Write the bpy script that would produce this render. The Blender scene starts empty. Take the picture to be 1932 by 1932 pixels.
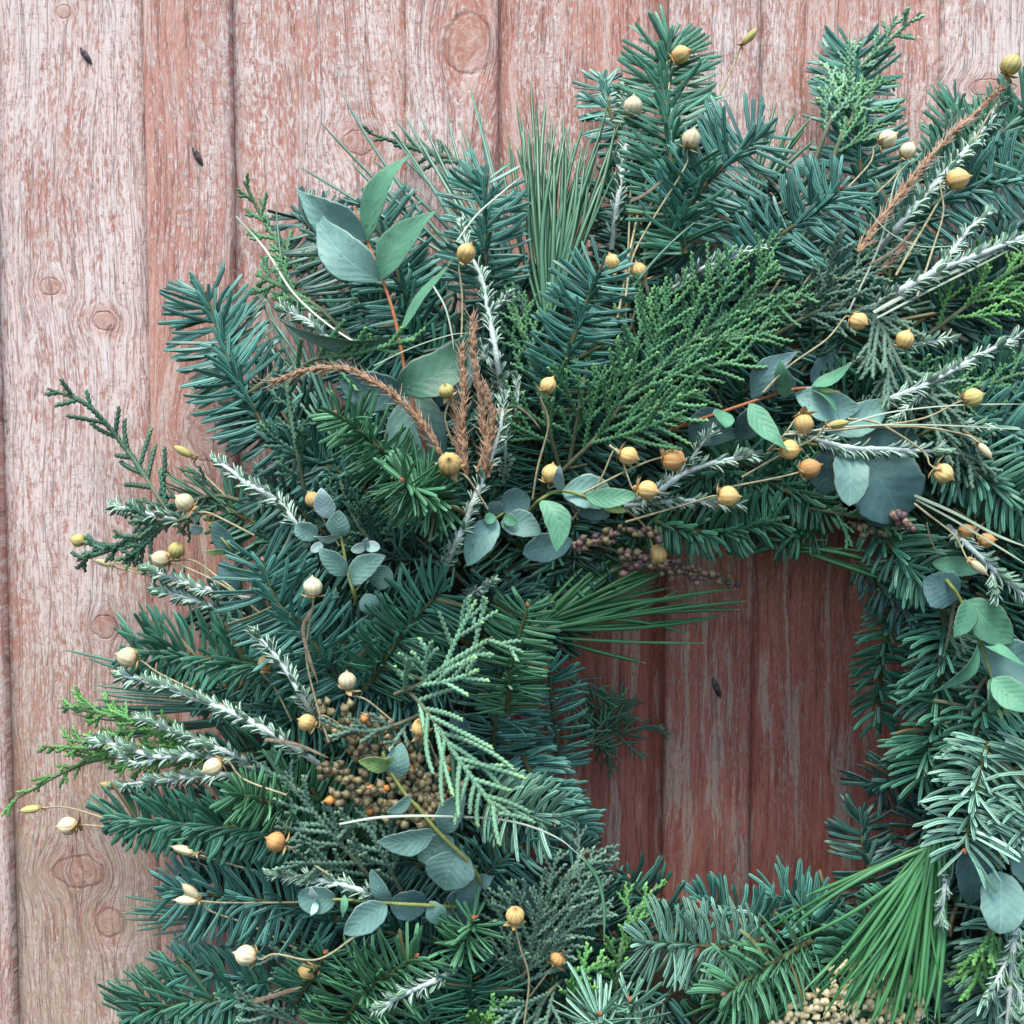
import bpy, math, random
import numpy as np
from mathutils import Vector, Matrix

# ---------------------------------------------------------------- camera, sky, sun, exposure
SC = bpy.context.scene
COL = SC.collection
S = 0.228e-3            # metres per unit; the frame is 1932 units wide at the fence
D = 2100.0              # camera to fence, in units
PITCH = math.radians(3.4)
CAM = np.array([0.0, -D * math.cos(PITCH), D * math.sin(PITCH)])
FWD = np.array([0.0, math.cos(PITCH), -math.sin(PITCH)])
RGT = np.array([1.0, 0.0, 0.0])
UPV = np.array([0.0, math.sin(PITCH), math.cos(PITCH)])

cd = bpy.data.cameras.new('camera')
cam = bpy.data.objects.new('camera', cd)
COL.objects.link(cam)
cam.location = Vector(CAM * S)
cam.rotation_euler = (math.pi / 2 - PITCH, 0, 0)
cd.sensor_width = 36
cd.lens = 18 * D / 966
cd.clip_start = 0.01
cd.clip_end = 100
SC.camera = cam

SUN_EL, SUN_AZ = math.radians(66), math.radians(197)     # azimuth from +Y, clockwise: behind the camera, a little to the left
w = bpy.data.worlds.new('World')
SC.world = w
w.use_nodes = True
wn = w.node_tree
sky = wn.nodes.new('ShaderNodeTexSky')
sky.sky_type = 'NISHITA'
sky.sun_disc = False
sky.sun_elevation = SUN_EL
sky.sun_rotation = SUN_AZ
sky.air_density = 1.0
sky.dust_density = 1.5
sky.ozone_density = 1.0
wn.links.new(sky.outputs[0], wn.nodes['Background'].inputs[0])
wn.nodes['Background'].inputs[1].default_value = 0.09
sd = bpy.data.lights.new('sun', 'SUN')
sd.energy = 1.5
sd.angle = math.radians(28)
sd.color = (1.0, 0.95, 0.88)
sun = bpy.data.objects.new('sun', sd)
COL.objects.link(sun)
sv = Vector((math.sin(SUN_AZ) * math.cos(SUN_EL), math.cos(SUN_AZ) * math.cos(SUN_EL), math.sin(SUN_EL)))
sun.rotation_euler = sv.to_track_quat('Z', 'Y').to_euler()
SC.view_settings.view_transform = 'Standard'
SC.view_settings.look = 'None'
SC.view_settings.exposure = 1.7
SC.view_settings.gamma = 1.0
SC.cycles.max_bounces = 6
SC.cycles.diffuse_bounces = 4

rng = np.random.default_rng(11)
random.seed(11)

# ---------------------------------------------------------------- placing points
def nrm(v):
    return v / np.maximum(np.linalg.norm(v, axis=-1, keepdims=True), 1e-9)

def place(x, y, z):
    """the point z units in front of the fence that is seen at (x, y); also the size factor there"""
    d = FWD * D + RGT * (x - 966) + UPV * (966 - y)
    t = (-z - CAM[1]) / d[1]
    return CAM + d * t, t

CX, CY = 1385, 1370
def ring_height(x, y):
    r = math.hypot(x - CX, y - CY)
    s = min(max((r - 250) / 980, 0), 1)
    return 280 * math.sin(math.pi * s ** 0.75) ** 0.5

def depth(x, y, layer):
    return max(0.84 * ring_height(x, y) + 40 * layer + 4, 26 + 6 * layer)

def ctrl(pts, layer, lift=0.0, sink=0.0):
    out = []
    for i, p in enumerate(pts):
        f = i / max(1, len(pts) - 1)
        z = (p[2] if len(p) > 2 else depth(p[0], p[1], layer)) + lift * f
        if i == 0 and sink:
            z = max(22, z - sink)         # the cut end dives into the greenery
        out.append(place(p[0], p[1], z))
    return np.array([o[0] for o in out]), float(np.mean([o[1] for o in out]))

def spline(P, n):
    """Catmull-Rom through the points, n samples evenly along the length"""
    P = np.asarray(P, float)
    if len(P) == 2:
        return P[0] + (P[1] - P[0]) * np.linspace(0, 1, n)[:, None]
    Q = np.vstack([2 * P[0] - P[1], P, 2 * P[-1] - P[-2]])
    seg = []
    for i in range(len(P) - 1):
        p0, p1, p2, p3 = Q[i:i + 4]
        t = np.linspace(0, 1, 24, endpoint=(i == len(P) - 2))[:, None]
        seg.append(0.5 * (2 * p1 + (p2 - p0) * t + (2 * p0 - 5 * p1 + 4 * p2 - p3) * t ** 2 + (3 * p1 - p0 - 3 * p2 + p3) * t ** 3))
    A = np.vstack(seg)
    L = np.concatenate([[0], np.cumsum(np.linalg.norm(np.diff(A, axis=0), axis=1))])
    q = np.linspace(0, L[-1], n)
    return np.stack([np.interp(q, L, A[:, k]) for k in range(3)], 1)

def plen(P):
    return float(np.linalg.norm(np.diff(P, axis=0), axis=1).sum())

# ---------------------------------------------------------------- meshes
class MB:
    """collects tubes, leaves and lathed bodies; build() links them as one mesh object"""
    def __init__(self):
        self.v, self.f, self.d, self.n = [], [], [], 0

    def grid(self, V, dat, wrap=True):
        """V (M, K, sides, 3) -> quads"""
        M, K, s, _ = V.shape
        idx = np.arange(M * K * s).reshape(M, K, s) + self.n
        a = idx[:, :-1, :]
        b = idx[:, 1:, :]
        if wrap:
            a2, b2 = np.roll(a, -1, 2), np.roll(b, -1, 2)
        else:
            a, a2, b, b2 = a[:, :, :-1], a[:, :, 1:], b[:, :, :-1], b[:, :, 1:]
        self.f.append(np.stack([a, a2, b2, b], -1).reshape(-1, 4))
        self.v.append(V.reshape(-1, 3))
        self.d.append(dat.reshape(-1, 4))
        self.n += M * K * s

    def tubes(self, P, R, N0, sides=6, hr=1.0, curl=0.0, rnd=None, side_noise=None):
        P = np.asarray(P, float)
        if P.ndim == 2:
            P = P[None]
        M, K, _ = P.shape
        R = np.broadcast_to(np.asarray(R, float), (M, K))
        T = nrm(np.gradient(P, axis=1))
        N0 = np.broadcast_to(np.asarray(N0, float).reshape((-1, 1, 3)) if np.asarray(N0).ndim < 3 else N0, (M, K, 3))
        Sv = nrm(np.cross(T, N0) + 1e-7)
        Nv = np.cross(Sv, T)
        ang = np.linspace(0, 2 * np.pi, sides, endpoint=False)
        c, s_ = np.cos(ang), np.sin(ang)
        r = R[:, :, None, None]
        V = P[:, :, None, :] + r * c[None, None, :, None] * Sv[:, :, None, :] \
            + r * hr * s_[None, None, :, None] * Nv[:, :, None, :] \
            + r * curl * (c ** 2)[None, None, :, None] * Nv[:, :, None, :]
        dat = np.zeros((M, K, sides, 4))
        dat[..., 0] = c * 0.5 + 0.5
        dat[..., 1] = np.linspace(0, 1, K)[None, :, None]
        dat[..., 2] = (rng.random(M) if rnd is None else np.broadcast_to(rnd, (M,)))[:, None, None]
        dat[..., 3] = s_ * 0.5 + 0.5
        self.grid(V, dat)

    def build(self, name, mat, parent=None, origin=None, world=False):
        """vertices are in units; the object's origin is 'origin' (units)"""
        V = np.vstack(self.v)
        F = np.vstack(self.f)
        Dt = np.vstack(self.d)
        if origin is None:
            origin = np.zeros(3)
        V = (V - origin) * S
        me = bpy.data.meshes.new(name)
        nv, nf = len(V), len(F)
        me.vertices.add(nv)
        me.vertices.foreach_set('co', V.astype(np.float32).ravel())
        me.loops.add(nf * 4)
        me.loops.foreach_set('vertex_index', F.astype(np.int32).ravel())
        me.polygons.add(nf)
        me.polygons.foreach_set('loop_start', np.arange(0, nf * 4, 4, dtype=np.int32))
        me.polygons.foreach_set('use_smooth', np.ones(nf, dtype=bool))
        at = me.attributes.new('dat', 'FLOAT_COLOR', 'POINT')
        at.data.foreach_set('color', Dt.astype(np.float32).ravel())
        me.update(calc_edges=True)
        me.materials.append(mat)
        return obj(name, me, parent, None if parent else origin)

def obj(name, me, parent=None, origin=None):
    o = bpy.data.objects.new(name, me)
    COL.objects.link(o)
    if parent is not None:
        o.parent = parent
    elif origin is not None:
        o.location = Vector(np.asarray(origin) * S)
    return o

def tag(o, label=None, cat=None, group=None, kind=None):
    if label: o['label'] = label
    if cat: o['category'] = cat
    if group: o['group'] = group
    if kind: o['kind'] = kind
    return o

def thing(name, label, cat, origin, group=None):
    return tag(obj(name, None, None, origin), label, cat, group)

FRONT = np.array([0.0, -1.0, 0.0])

# ---------------------------------------------------------------- node helpers
class NT:
    def __init__(self, name):
        self.m = bpy.data.materials.new(name)
        self.m.use_nodes = True
        self.t = self.m.node_tree
        self.b = self.t.nodes['Principled BSDF']

    def put(self, sock, v):
        if isinstance(v, bpy.types.NodeSocket):
            self.t.links.new(v, sock)
        elif isinstance(v, (tuple, list)) and len(v) == 3 and sock.type == 'RGBA':
            sock.default_value = (*v, 1)
        else:
            sock.default_value = v

    def math(self, op, a, b=0.0, c=0.0):
        n = self.t.nodes.new('ShaderNodeMath')
        n.operation = op
        self.put(n.inputs[0], a)
        self.put(n.inputs[1], b)
        self.put(n.inputs[2], c)
        return n.outputs[0]
    def add(self, a, b): return self.math('ADD', a, b)
    def sub(self, a, b): return self.math('SUBTRACT', a, b)
    def mul(self, a, b): return self.math('MULTIPLY', a, b)

    def smooth(self, x, lo, hi, a=0.0, b=1.0):
        n = self.t.nodes.new('ShaderNodeMapRange')
        n.interpolation_type = 'SMOOTHSTEP'
        self.put(n.inputs[0], x)
        for i, v in enumerate((lo, hi, a, b)):
            self.put(n.inputs[i + 1], v)
        return n.outputs[0]

    def mix(self, f, a, b, mode='MIX'):
        n = self.t.nodes.new('ShaderNodeMix')
        n.data_type = 'RGBA'
        n.blend_type = mode
        self.put(n.inputs[0], f)
        self.put(n.inputs[6], a)
        self.put(n.inputs[7], b)
        return n.outputs[2]

    def xyz(self, x, y, z):
        n = self.t.nodes.new('ShaderNodeCombineXYZ')
        for i, v in enumerate((x, y, z)):
            self.put(n.inputs[i], v)
        return n.outputs[0]

    def noise(self, vec, scale=1.0, detail=3.0, rough=0.5, dist=0.0):
        n = self.t.nodes.new('ShaderNodeTexNoise')
        self.put(n.inputs['Vector'], vec)
        n.inputs['Scale'].default_value = scale
        n.inputs['Detail'].default_value = detail
        n.inputs['Roughness'].default_value = rough
        n.inputs['Distortion'].default_value = dist
        return n.outputs[0]

    def dat(self):
        n = self.t.nodes.new('ShaderNodeAttribute')
        n.attribute_name = 'dat'
        s = self.t.nodes.new('ShaderNodeSeparateColor')
        self.t.links.new(n.outputs['Color'], s.inputs[0])
        return s.outputs[0], s.outputs[1], s.outputs[2], n.outputs['Alpha']

    def objco(self):
        n = self.t.nodes.new('ShaderNodeTexCoord')
        return n.outputs['Object']

    def objrnd(self):
        n = self.t.nodes.new('ShaderNodeObjectInfo')
        return n.outputs['Random']

    def bump(self, h, strength, dist):
        n = self.t.nodes.new('ShaderNodeBump')
        n.inputs['Strength'].default_value = strength
        n.inputs['Distance'].default_value = dist
        self.t.links.new(h, n.inputs['Height'])
        self.t.links.new(n.outputs[0], self.b.inputs['Normal'])

    def done(self, col, rough=0.55, spec=0.4):
        self.put(self.b.inputs['Base Color'], col)
        self.put(self.b.inputs['Roughness'], rough)
        self.b.inputs['Specular IOR Level'].default_value = spec
        return self.m

def lin(r, g, b):
    f = lambda c: c / 12.92 if c <= 0.04045 else ((c + 0.055) / 1.055) ** 2.4
    return tuple(f(v / 255) for v in (r, g, b))

def vary(n, col, rnd, amt=0.35):
    """multiply by a random brightness"""
    f = n.smooth(rnd, 0, 1, 1 - amt, 1 + amt)
    m = n.t.nodes.new('ShaderNodeVectorMath')
    m.operation = 'SCALE'
    n.put(m.inputs[0], col)
    n.put(m.inputs['Scale'], f)
    return m.outputs[0]

# ---------------------------------------------------------------- plant materials
def mat_fir(name, green, band, amount, tip=None):
    n = NT(name)
    u, t, r, a = n.dat()
    q = n.math('ABSOLUTE', n.sub(u, 0.5))                        # 0 midrib .. 0.5 edge
    line = n.mul(n.smooth(q, 0.05, 0.14), n.smooth(q, 0.44, 0.34))
    wax = n.noise(n.objco(), 900, 2, 0.6)
    line = n.mul(n.mul(line, n.smooth(wax, 0.2, 0.6, 0.55, 1.0)), n.smooth(r, 0.0, 1.0, amount * 0.55, amount))
    line = n.mul(line, n.smooth(t, 0.0, 0.15))
    ou = n.objrnd()
    g = n.mix(n.smooth(r, 0, 1), green, tuple(c * k for c, k in zip(green, (1.7, 1.35, 1.0))))
    g = n.mix(n.mul(ou, 0.35), g, tuple(c * k for c, k in zip(green, (0.9, 0.9, 1.35))))
    c = n.mix(line, g, band)
    c = n.mix(n.smooth(t, 0.93, 1.0, 0, 0.5), c, tip or lin(128, 160, 120))
    c = vary(n, c, n.math('FRACT', n.mul(r, 7.3)), 0.3)
    old = n.smooth(n.math('FRACT', n.mul(r, 31.7)), 0.984, 0.988)
    c = n.mix(n.mul(old, 0.7), c, lin(132, 112, 70))              # a few needles gone brown
    return n.done(c, 0.42, 0.5)

M = {}
M['fir_blue'] = mat_fir('fir_needle_blue', lin(26, 82, 66), lin(112, 172, 160), 0.85)
M['fir_teal'] = mat_fir('fir_needle_teal', lin(28, 86, 58), lin(102, 164, 142), 0.7)
M['fir_green'] = mat_fir('fir_needle_green', lin(42, 104, 62), lin(128, 180, 146), 0.65)
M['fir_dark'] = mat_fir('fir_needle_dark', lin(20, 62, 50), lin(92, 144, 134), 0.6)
M['fir_pale'] = mat_fir('fir_needle_pale', lin(44, 106, 72), lin(164, 204, 190), 0.9)

def mat_twig(name, a, b):
    n = NT(name)
    k = n.noise(n.objco(), 500, 3, 0.6)
    return n.done(n.mix(n.smooth(k, 0.3, 0.7), a, b), 0.7, 0.2)
M['twig'] = mat_twig('brown_twig_bark', lin(78, 60, 44), lin(74, 96, 58))
M['bud'] = mat_twig('fir_bud_scales', lin(150, 84, 62), lin(196, 130, 104))
M['cyp_stem'] = mat_twig('cypress_stem_bark', lin(88, 104, 78), lin(112, 112, 90))

def mat_scale(name, c0, c1, tip):
    """scale-leaved branchlets: pale scale ridges over darker green, brighter growing tips"""
    n = NT(name)
    u, t, r, a = n.dat()
    c = n.mix(n.smooth(a, 0.25, 1.0), c0, c1)
    k = n.noise(n.objco(), 1500, 2, 0.5)
    c = n.mix(n.smooth(k, 0.45, 0.7, 0, 0.6), c, tuple(v * 1.25 for v in c1))
    c = n.mix(n.mul(n.smooth(t, 0.72, 1.0), n.smooth(r, 0.2, 0.9, 0.15, 0.7)), c, tip)
    c = vary(n, c, r, 0.22)
    return n.done(c, 0.55, 0.35)
M['cyp_green'] = mat_scale('cypress_green', lin(36, 84, 48), lin(86, 138, 94), lin(118, 164, 96))
M['cyp_bright'] = mat_scale('cypress_bright', lin(44, 100, 46), lin(94, 150, 84), lin(140, 186, 96))
M['cyp_grey'] = mat_scale('cypress_grey_green', lin(44, 78, 62), lin(96, 128, 110), lin(136, 166, 130))
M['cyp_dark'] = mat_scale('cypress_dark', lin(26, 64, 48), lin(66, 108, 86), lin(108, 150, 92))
M['cyp_mint'] = mat_scale('cypress_mint', lin(62, 112, 80), lin(124, 170, 136), lin(160, 204, 124))

def mat_pine(name, a, b):
    n = NT(name)
    u, t, r, al = n.dat()
    ou = n.objrnd()
    c = n.mix(ou, a, b)
    c = n.mix(n.smooth(n.math('ABSOLUTE', n.sub(u, 0.5)), 0.1, 0.4, 0.18, 0), c, lin(130, 176, 150))
    c = n.mix(n.smooth(t, 0.965, 1.0), c, lin(186, 190, 140))
    return n.done(c, 0.4, 0.5)
M['pine'] = mat_pine('pine_needle_green', lin(28, 80, 46), lin(56, 108, 74))
M['pine_blue'] = mat_pine('pine_needle_blue_green', lin(50, 98, 78), lin(86, 134, 114))
M['pine_bright'] = mat_pine('pine_needle_fresh_green', lin(38, 104, 48), lin(72, 134, 78))

def mat_euc(name, top, under, rim):
    n = NT(name)
    u, t, r, a = n.dat()
    k = n.noise(n.objco(), 90, 3, 0.55)
    spots = n.noise(n.objco(), 420, 2, 0.5)
    c = n.mix(n.smooth(k, 0.35, 0.65), top, tuple(v * 1.25 for v in top))
    c = n.mix(n.smooth(a, 0.45, 0.55, 1, 0), c, under)
    q = n.math('ABSOLUTE', n.sub(u, 0.5))
    c = n.mix(n.mul(n.smooth(q, 0.022, 0.006), 0.55), c, tuple(min(1, v * 1.7) for v in top))
    vein = n.math('ABSOLUTE', n.sub(n.math('FRACT', n.add(n.mul(t, 7.0), n.mul(q, -4.0))), 0.5))
    c = n.mix(n.mul(n.smooth(vein, 0.07, 0.0), 0.30), c, tuple(min(1, v * 1.6) for v in top))
    c = n.mix(n.mul(n.smooth(q, 0.475, 0.497), 0.7), c, rim)
    c = n.mix(n.smooth(spots, 0.66, 0.72, 0, 0.6), c, tuple(v * 0.5 for v in top))
    bloom = n.noise(n.objco(), 170, 4, 0.7)
    c = n.mix(n.smooth(bloom, 0.45, 0.7, 0, 0.35), c, tuple(min(1, v * 1.5 + 0.02) for v in top))
    n.bump(n.add(n.mul(vein, 0.4), bloom), 0.3, 0.0012)
    return n.done(vary(n, c, n.objrnd(), 0.16), 0.5, 0.35)
M['euc_blue'] = mat_euc('eucalyptus_blue_grey', lin(104, 142, 132), lin(106, 138, 130), lin(166, 160, 138))
M['euc_green'] = mat_euc('eucalyptus_green', lin(82, 134, 104), lin(116, 156, 140), lin(164, 142, 116))
M['euc_shaded'] = mat_euc('eucalyptus_green_shaded', lin(58, 98, 78), lin(92, 134, 124), lin(140, 128, 110))  # darker copy of the green leaf, its downturned fold's shade in the colour
M['euc_dark'] = mat_euc('eucalyptus_slate', lin(72, 106, 104), lin(80, 112, 108), lin(126, 130, 116))
M['euc_pale'] = mat_euc('eucalyptus_pale', lin(158, 186, 180), lin(170, 192, 188), lin(196, 170, 160))
M['euc_lime'] = mat_euc('eucalyptus_young', lin(128, 160, 96), lin(150, 176, 126), lin(190, 160, 130))
M['stem_olive'] = mat_twig('olive_young_stem', lin(150, 160, 92), lin(128, 138, 76))
M['stem_rust'] = mat_twig('rusty_red_stem', lin(150, 92, 66), lin(168, 112, 78))

def mat_silver():
    n = NT('white_woolly_stem')
    k = n.noise(n.objco(), 1300, 3, 0.7)
    n.bump(k, 0.6, 0.0006)
    return n.done(n.mix(n.smooth(k, 0.3, 0.7), lin(172, 188, 180), lin(216, 226, 220)), 0.9, 0.1)
M['silver'] = mat_silver()
def mat_sleaf():
    n = NT('silver_edged_leaf')
    u, t, r, a = n.dat()
    q = n.math('ABSOLUTE', n.sub(u, 0.5))
    c = n.mix(n.smooth(q, 0.26, 0.44), lin(70, 110, 82), lin(180, 204, 188))
    c = n.mix(n.mul(n.smooth(q, 0.10, 0.02), 0.5), c, lin(170, 196, 176))
    c = n.mix(n.smooth(t, 0.25, 0.0, 0, 0.5), c, lin(184, 200, 188))
    return n.done(vary(n, c, r, 0.2), 0.75, 0.2)
M['sleaf'] = mat_sleaf()

def mat_pod(name, a, b, rib):
    n = NT(name)
    u, t, r, al = n.dat()
    k = n.noise(n.objco(), 260, 3, 0.6)
    c = n.mix(n.smooth(k, 0.35, 0.65), a, b)
    f = n.math('ABSOLUTE', n.sub(n.math('FRACT', n.mul(r, 10.0)), 0.5))
    c = n.mix(n.mul(n.smooth(f, 0.12, 0.02), 0.5), c, rib)
    c = n.mix(n.smooth(t, 0.84, 1.0, 0, 0.6), c, rib)
    blot = n.noise(n.objco(), 140, 4, 0.65)
    c = n.mix(n.smooth(blot, 0.56, 0.70, 0, 0.65), c, tuple(v * 0.55 for v in rib))
    n.bump(n.noise(n.objco(), 420, 3, 0.6), 0.35, 0.0006)
    return n.done(vary(n, c, n.objrnd(), 0.16), 0.5, 0.35)
M['pod_gold'] = mat_pod('flax_pod_golden', lin(216, 174, 96), lin(238, 212, 150), lin(158, 112, 54))
M['pod_pale'] = mat_pod('flax_pod_straw', lin(222, 206, 156), lin(238, 230, 198), lin(160, 134, 80))
M['pod_orange'] = mat_pod('flax_pod_orange', lin(200, 146, 86), lin(224, 180, 118), lin(140, 86, 44))
M['pod_green'] = mat_pod('flax_pod_olive', lin(186, 174, 92), lin(222, 212, 144), lin(100, 88, 36))
M['calyx'] = mat_twig('dry_sepals', lin(140, 112, 68), lin(206, 182, 132))
M['straw'] = mat_twig('dry_straw_stem', lin(150, 142, 106), lin(186, 178, 142))
M['drybrown'] = mat_twig('dry_brown_leaf', lin(92, 82, 66), lin(128, 116, 96))
M['plume'] = mat_twig('rusty_grass_plume', lin(136, 102, 76), lin(184, 150, 118))
M['plume_tip'] = mat_twig('pale_grass_awns', lin(176, 148, 126), lin(216, 198, 178))
def mat_seed(name, a, b):
    n = NT(name)
    u, t, r, al = n.dat()
    c = n.mix(n.objrnd(), a, b)
    c = n.mix(n.smooth(t, 0.55, 1.0, 0, 0.5), c, tuple(v * 0.4 for v in a))
    return n.done(c, 0.38, 0.5)
M['seed_tan'] = mat_seed('tan_seed_husk', lin(92, 84, 60), lin(160, 148, 110))
M['seed_purple'] = mat_seed('purple_brown_seed_husk', lin(96, 76, 84), lin(160, 132, 112))
M['seed_cream'] = mat_seed('cream_seed_husk', lin(206, 190, 140), lin(238, 228, 190))
M['seed_orange'] = mat_seed('orange_seed', lin(206, 130, 56), lin(216, 150, 80))
M['blade'] = mat_pine('grass_blade', lin(150, 166, 140), lin(186, 196, 176))
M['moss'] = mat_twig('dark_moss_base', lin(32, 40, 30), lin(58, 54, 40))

# ---------------------------------------------------------------- the fence
def mat_wood(name, seed, white, beige, knots, hw, low_red):
    """weathered red-stained softwood; px across and pz up the plank, in units; knots: (px, pz, rx, rz)"""
    n = NT(name)
    sp = n.t.nodes.new('ShaderNodeSeparateXYZ')
    n.t.links.new(n.objco(), sp.inputs[0])
    px, pz = n.mul(sp.outputs[0], 1 / S), n.mul(sp.outputs[2], 1 / S)
    k0 = n.noise(n.xyz(n.mul(px, 0.004), seed, n.mul(pz, 0.0022)), 1.0, 2)
    wx = n.add(px, n.mul(n.sub(k0, 0.5), 60.0))
    ring_all, core_all, near_all = None, None, None
    for (kx, kz, rx, rz) in knots:
        dx, dz = n.mul(n.sub(px, kx), 1 / rx), n.mul(n.sub(pz, kz), 1 / rz)
        wob = n.noise(n.xyz(n.mul(px, 0.03), n.mul(pz, 0.03), seed + kx), 1, 3)
        d = n.add(n.math('SQRT', n.add(n.mul(dx, dx), n.mul(dz, dz))), n.mul(n.sub(wob, 0.5), 0.85))
        core = n.smooth(d, 1.05, 0.85)
        ring = n.mul(n.smooth(n.math('ABSOLUTE', n.sub(d, 1.0)), 0.16, 0.0), 1.0)
        rings = n.mul(core, n.smooth(n.math('FRACT', n.mul(d, 4.0)), 0.75, 0.95))
        near = n.smooth(d, 2.6, 1.0)
        # grain bows out round the knot
        side = n.mul(dx, n.math('EXPONENT', n.mul(n.add(n.mul(dx, dx), n.mul(dz, dz)), -0.35)))
        wx = n.sub(wx, n.mul(side, rx * 0.75))
        ring = n.math('MAXIMUM', ring, n.mul(rings, 0.25))
        ring_all = ring if ring_all is None else n.math('MAXIMUM', ring_all, ring)
        core_all = core if core_all is None else n.math('MAXIMUM', core_all, core)
        near_all = near if near_all is None else n.math('MAXIMUM', near_all, near)
    fib = n.noise(n.xyz(n.mul(wx, 0.34), seed, n.mul(pz, 0.020)), 1.0, 4, 0.65)
    fib2 = n.noise(n.xyz(n.mul(wx, 0.11), seed + 3, n.mul(pz, 0.006)), 1.0, 4, 0.6)
    flake = n.noise(n.xyz(n.mul(wx, 0.060), seed + 7, n.mul(pz, 0.014)), 1.0, 6, 0.72, 0.05)
    chip = n.noise(n.xyz(n.mul(wx, 0.24), seed + 13, n.mul(pz, 0.070)), 1.0, 5, 0.72, 0.25)
    zone = n.noise(n.xyz(n.mul(px, 0.008), seed + 21, n.mul(pz, 0.0024)), 1.0, 2)
    tracks = n.noise(n.xyz(n.mul(px, 0.020), n.mul(pz, 0.10), seed + 5), 1.0, 2)
    val = n.add(n.mul(n.sub(flake, 0.5), 0.65), n.add(n.mul(n.sub(fib, 0.5), 0.35), n.mul(n.sub(chip, 0.5), 1.25)))
    val = n.add(val, n.mul(n.sub(zone, 0.5), 0.55))
    amt = n.smooth(pz, -300.0, 500.0, white - low_red, white)
    val = n.add(val, amt)
    wm = n.smooth(val, -0.09, 0.17)
    if core_all is not None:
        wm = n.mul(wm, n.smooth(near_all, 0.2, 1.0, 1.0, 0.45))
    pale = n.smooth(pz, -400.0, 300.0, 0.15 if low_red > 0.095 else 1.0 - 2 * low_red, 1.0)      # paler towards the top; deeper red lower down in mid fence
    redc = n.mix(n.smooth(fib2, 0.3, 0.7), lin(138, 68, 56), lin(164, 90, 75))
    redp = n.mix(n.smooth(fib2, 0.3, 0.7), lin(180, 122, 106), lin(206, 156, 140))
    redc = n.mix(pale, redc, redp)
    redc = n.mix(n.mul(n.smooth(chip, 0.44, 0.66, 0, 0.75), pale), redc, lin(220, 188, 174))
    redc = n.mix(n.mul(n.smooth(chip, 0.42, 0.28), 0.35), redc, n.mix(pale, lin(104, 52, 46), lin(150, 98, 90)))
    redc = n.mix(n.mul(n.smooth(fib, 0.46, 0.32), 0.35), redc, n.mix(pale, lin(104, 56, 52), lin(146, 100, 94)))
    whc = n.mix(n.smooth(fib, 0.3, 0.58), lin(206, 178, 168), lin(230, 216, 208))
    whc = n.mix(n.smooth(fib2, 0.52, 0.66, 0, 0.7), whc, lin(222, 196, 184))
    whc = n.mix(n.smooth(pale, 0.9, 0.2), whc, lin(160, 146, 138))
    streak = n.noise(n.xyz(n.mul(wx, 0.035), seed + 41, n.mul(pz, 0.0032)), 1.0, 4, 0.62)
    redc = n.mix(n.mul(n.smooth(streak, 0.53, 0.58, 0, 0.75), n.smooth(chip, 0.36, 0.5)), redc, n.mix(pale, lin(170, 152, 134), lin(220, 196, 184)))
    c = n.mix(wm, redc, whc)
    # grey-tan tone growing towards the foot of the fence
    bz = n.mul(n.smooth(n.add(pz, n.mul(n.sub(zone, 0.5), 900)), 250.0, -900.0), beige)
    c = n.mix(n.mul(bz, n.smooth(flake, 0.35, 0.6, 0.25, 1.0)), c, n.mix(fib, lin(152, 128, 104), lin(198, 180, 154)))
    crack = n.noise(n.xyz(n.mul(wx, 0.055), seed + 31, n.mul(pz, 0.0022)), 1.0, 3, 0.6)
    crk = n.smooth(n.math('ABSOLUTE', n.sub(crack, 0.5)), 0.016, 0.004)
    crk = n.mul(crk, n.smooth(chip, 0.40, 0.52))
    c = n.mix(n.mul(crk, 0.55), c, lin(104, 70, 66))
    chk = n.mul(n.smooth(n.math('ABSOLUTE', n.sub(tracks, 0.42)), 0.02, 0.0), n.smooth(zone, 0.52, 0.60))
    c = n.mix(n.mul(chk, 0.4), c, lin(120, 70, 62))
    if core_all is not None:
        c = n.mix(n.mul(core_all, 0.45), c, n.mix(chip, lin(150, 98, 82), lin(204, 168, 150)))
        c = n.mix(n.mul(ring_all, 0.45), c, lin(124, 88, 72))
    h = n.add(n.mul(fib, 0.9), n.add(n.mul(wm, 0.35), n.sub(n.mul(chip, 0.5), n.mul(crk, 1.2))))
    if ring_all is not None:
        h = n.sub(h, n.mul(ring_all, 0.5))
    n.bump(h, 0.6, 0.0008)
    return n.done(c, 0.85, 0.15)

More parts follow.
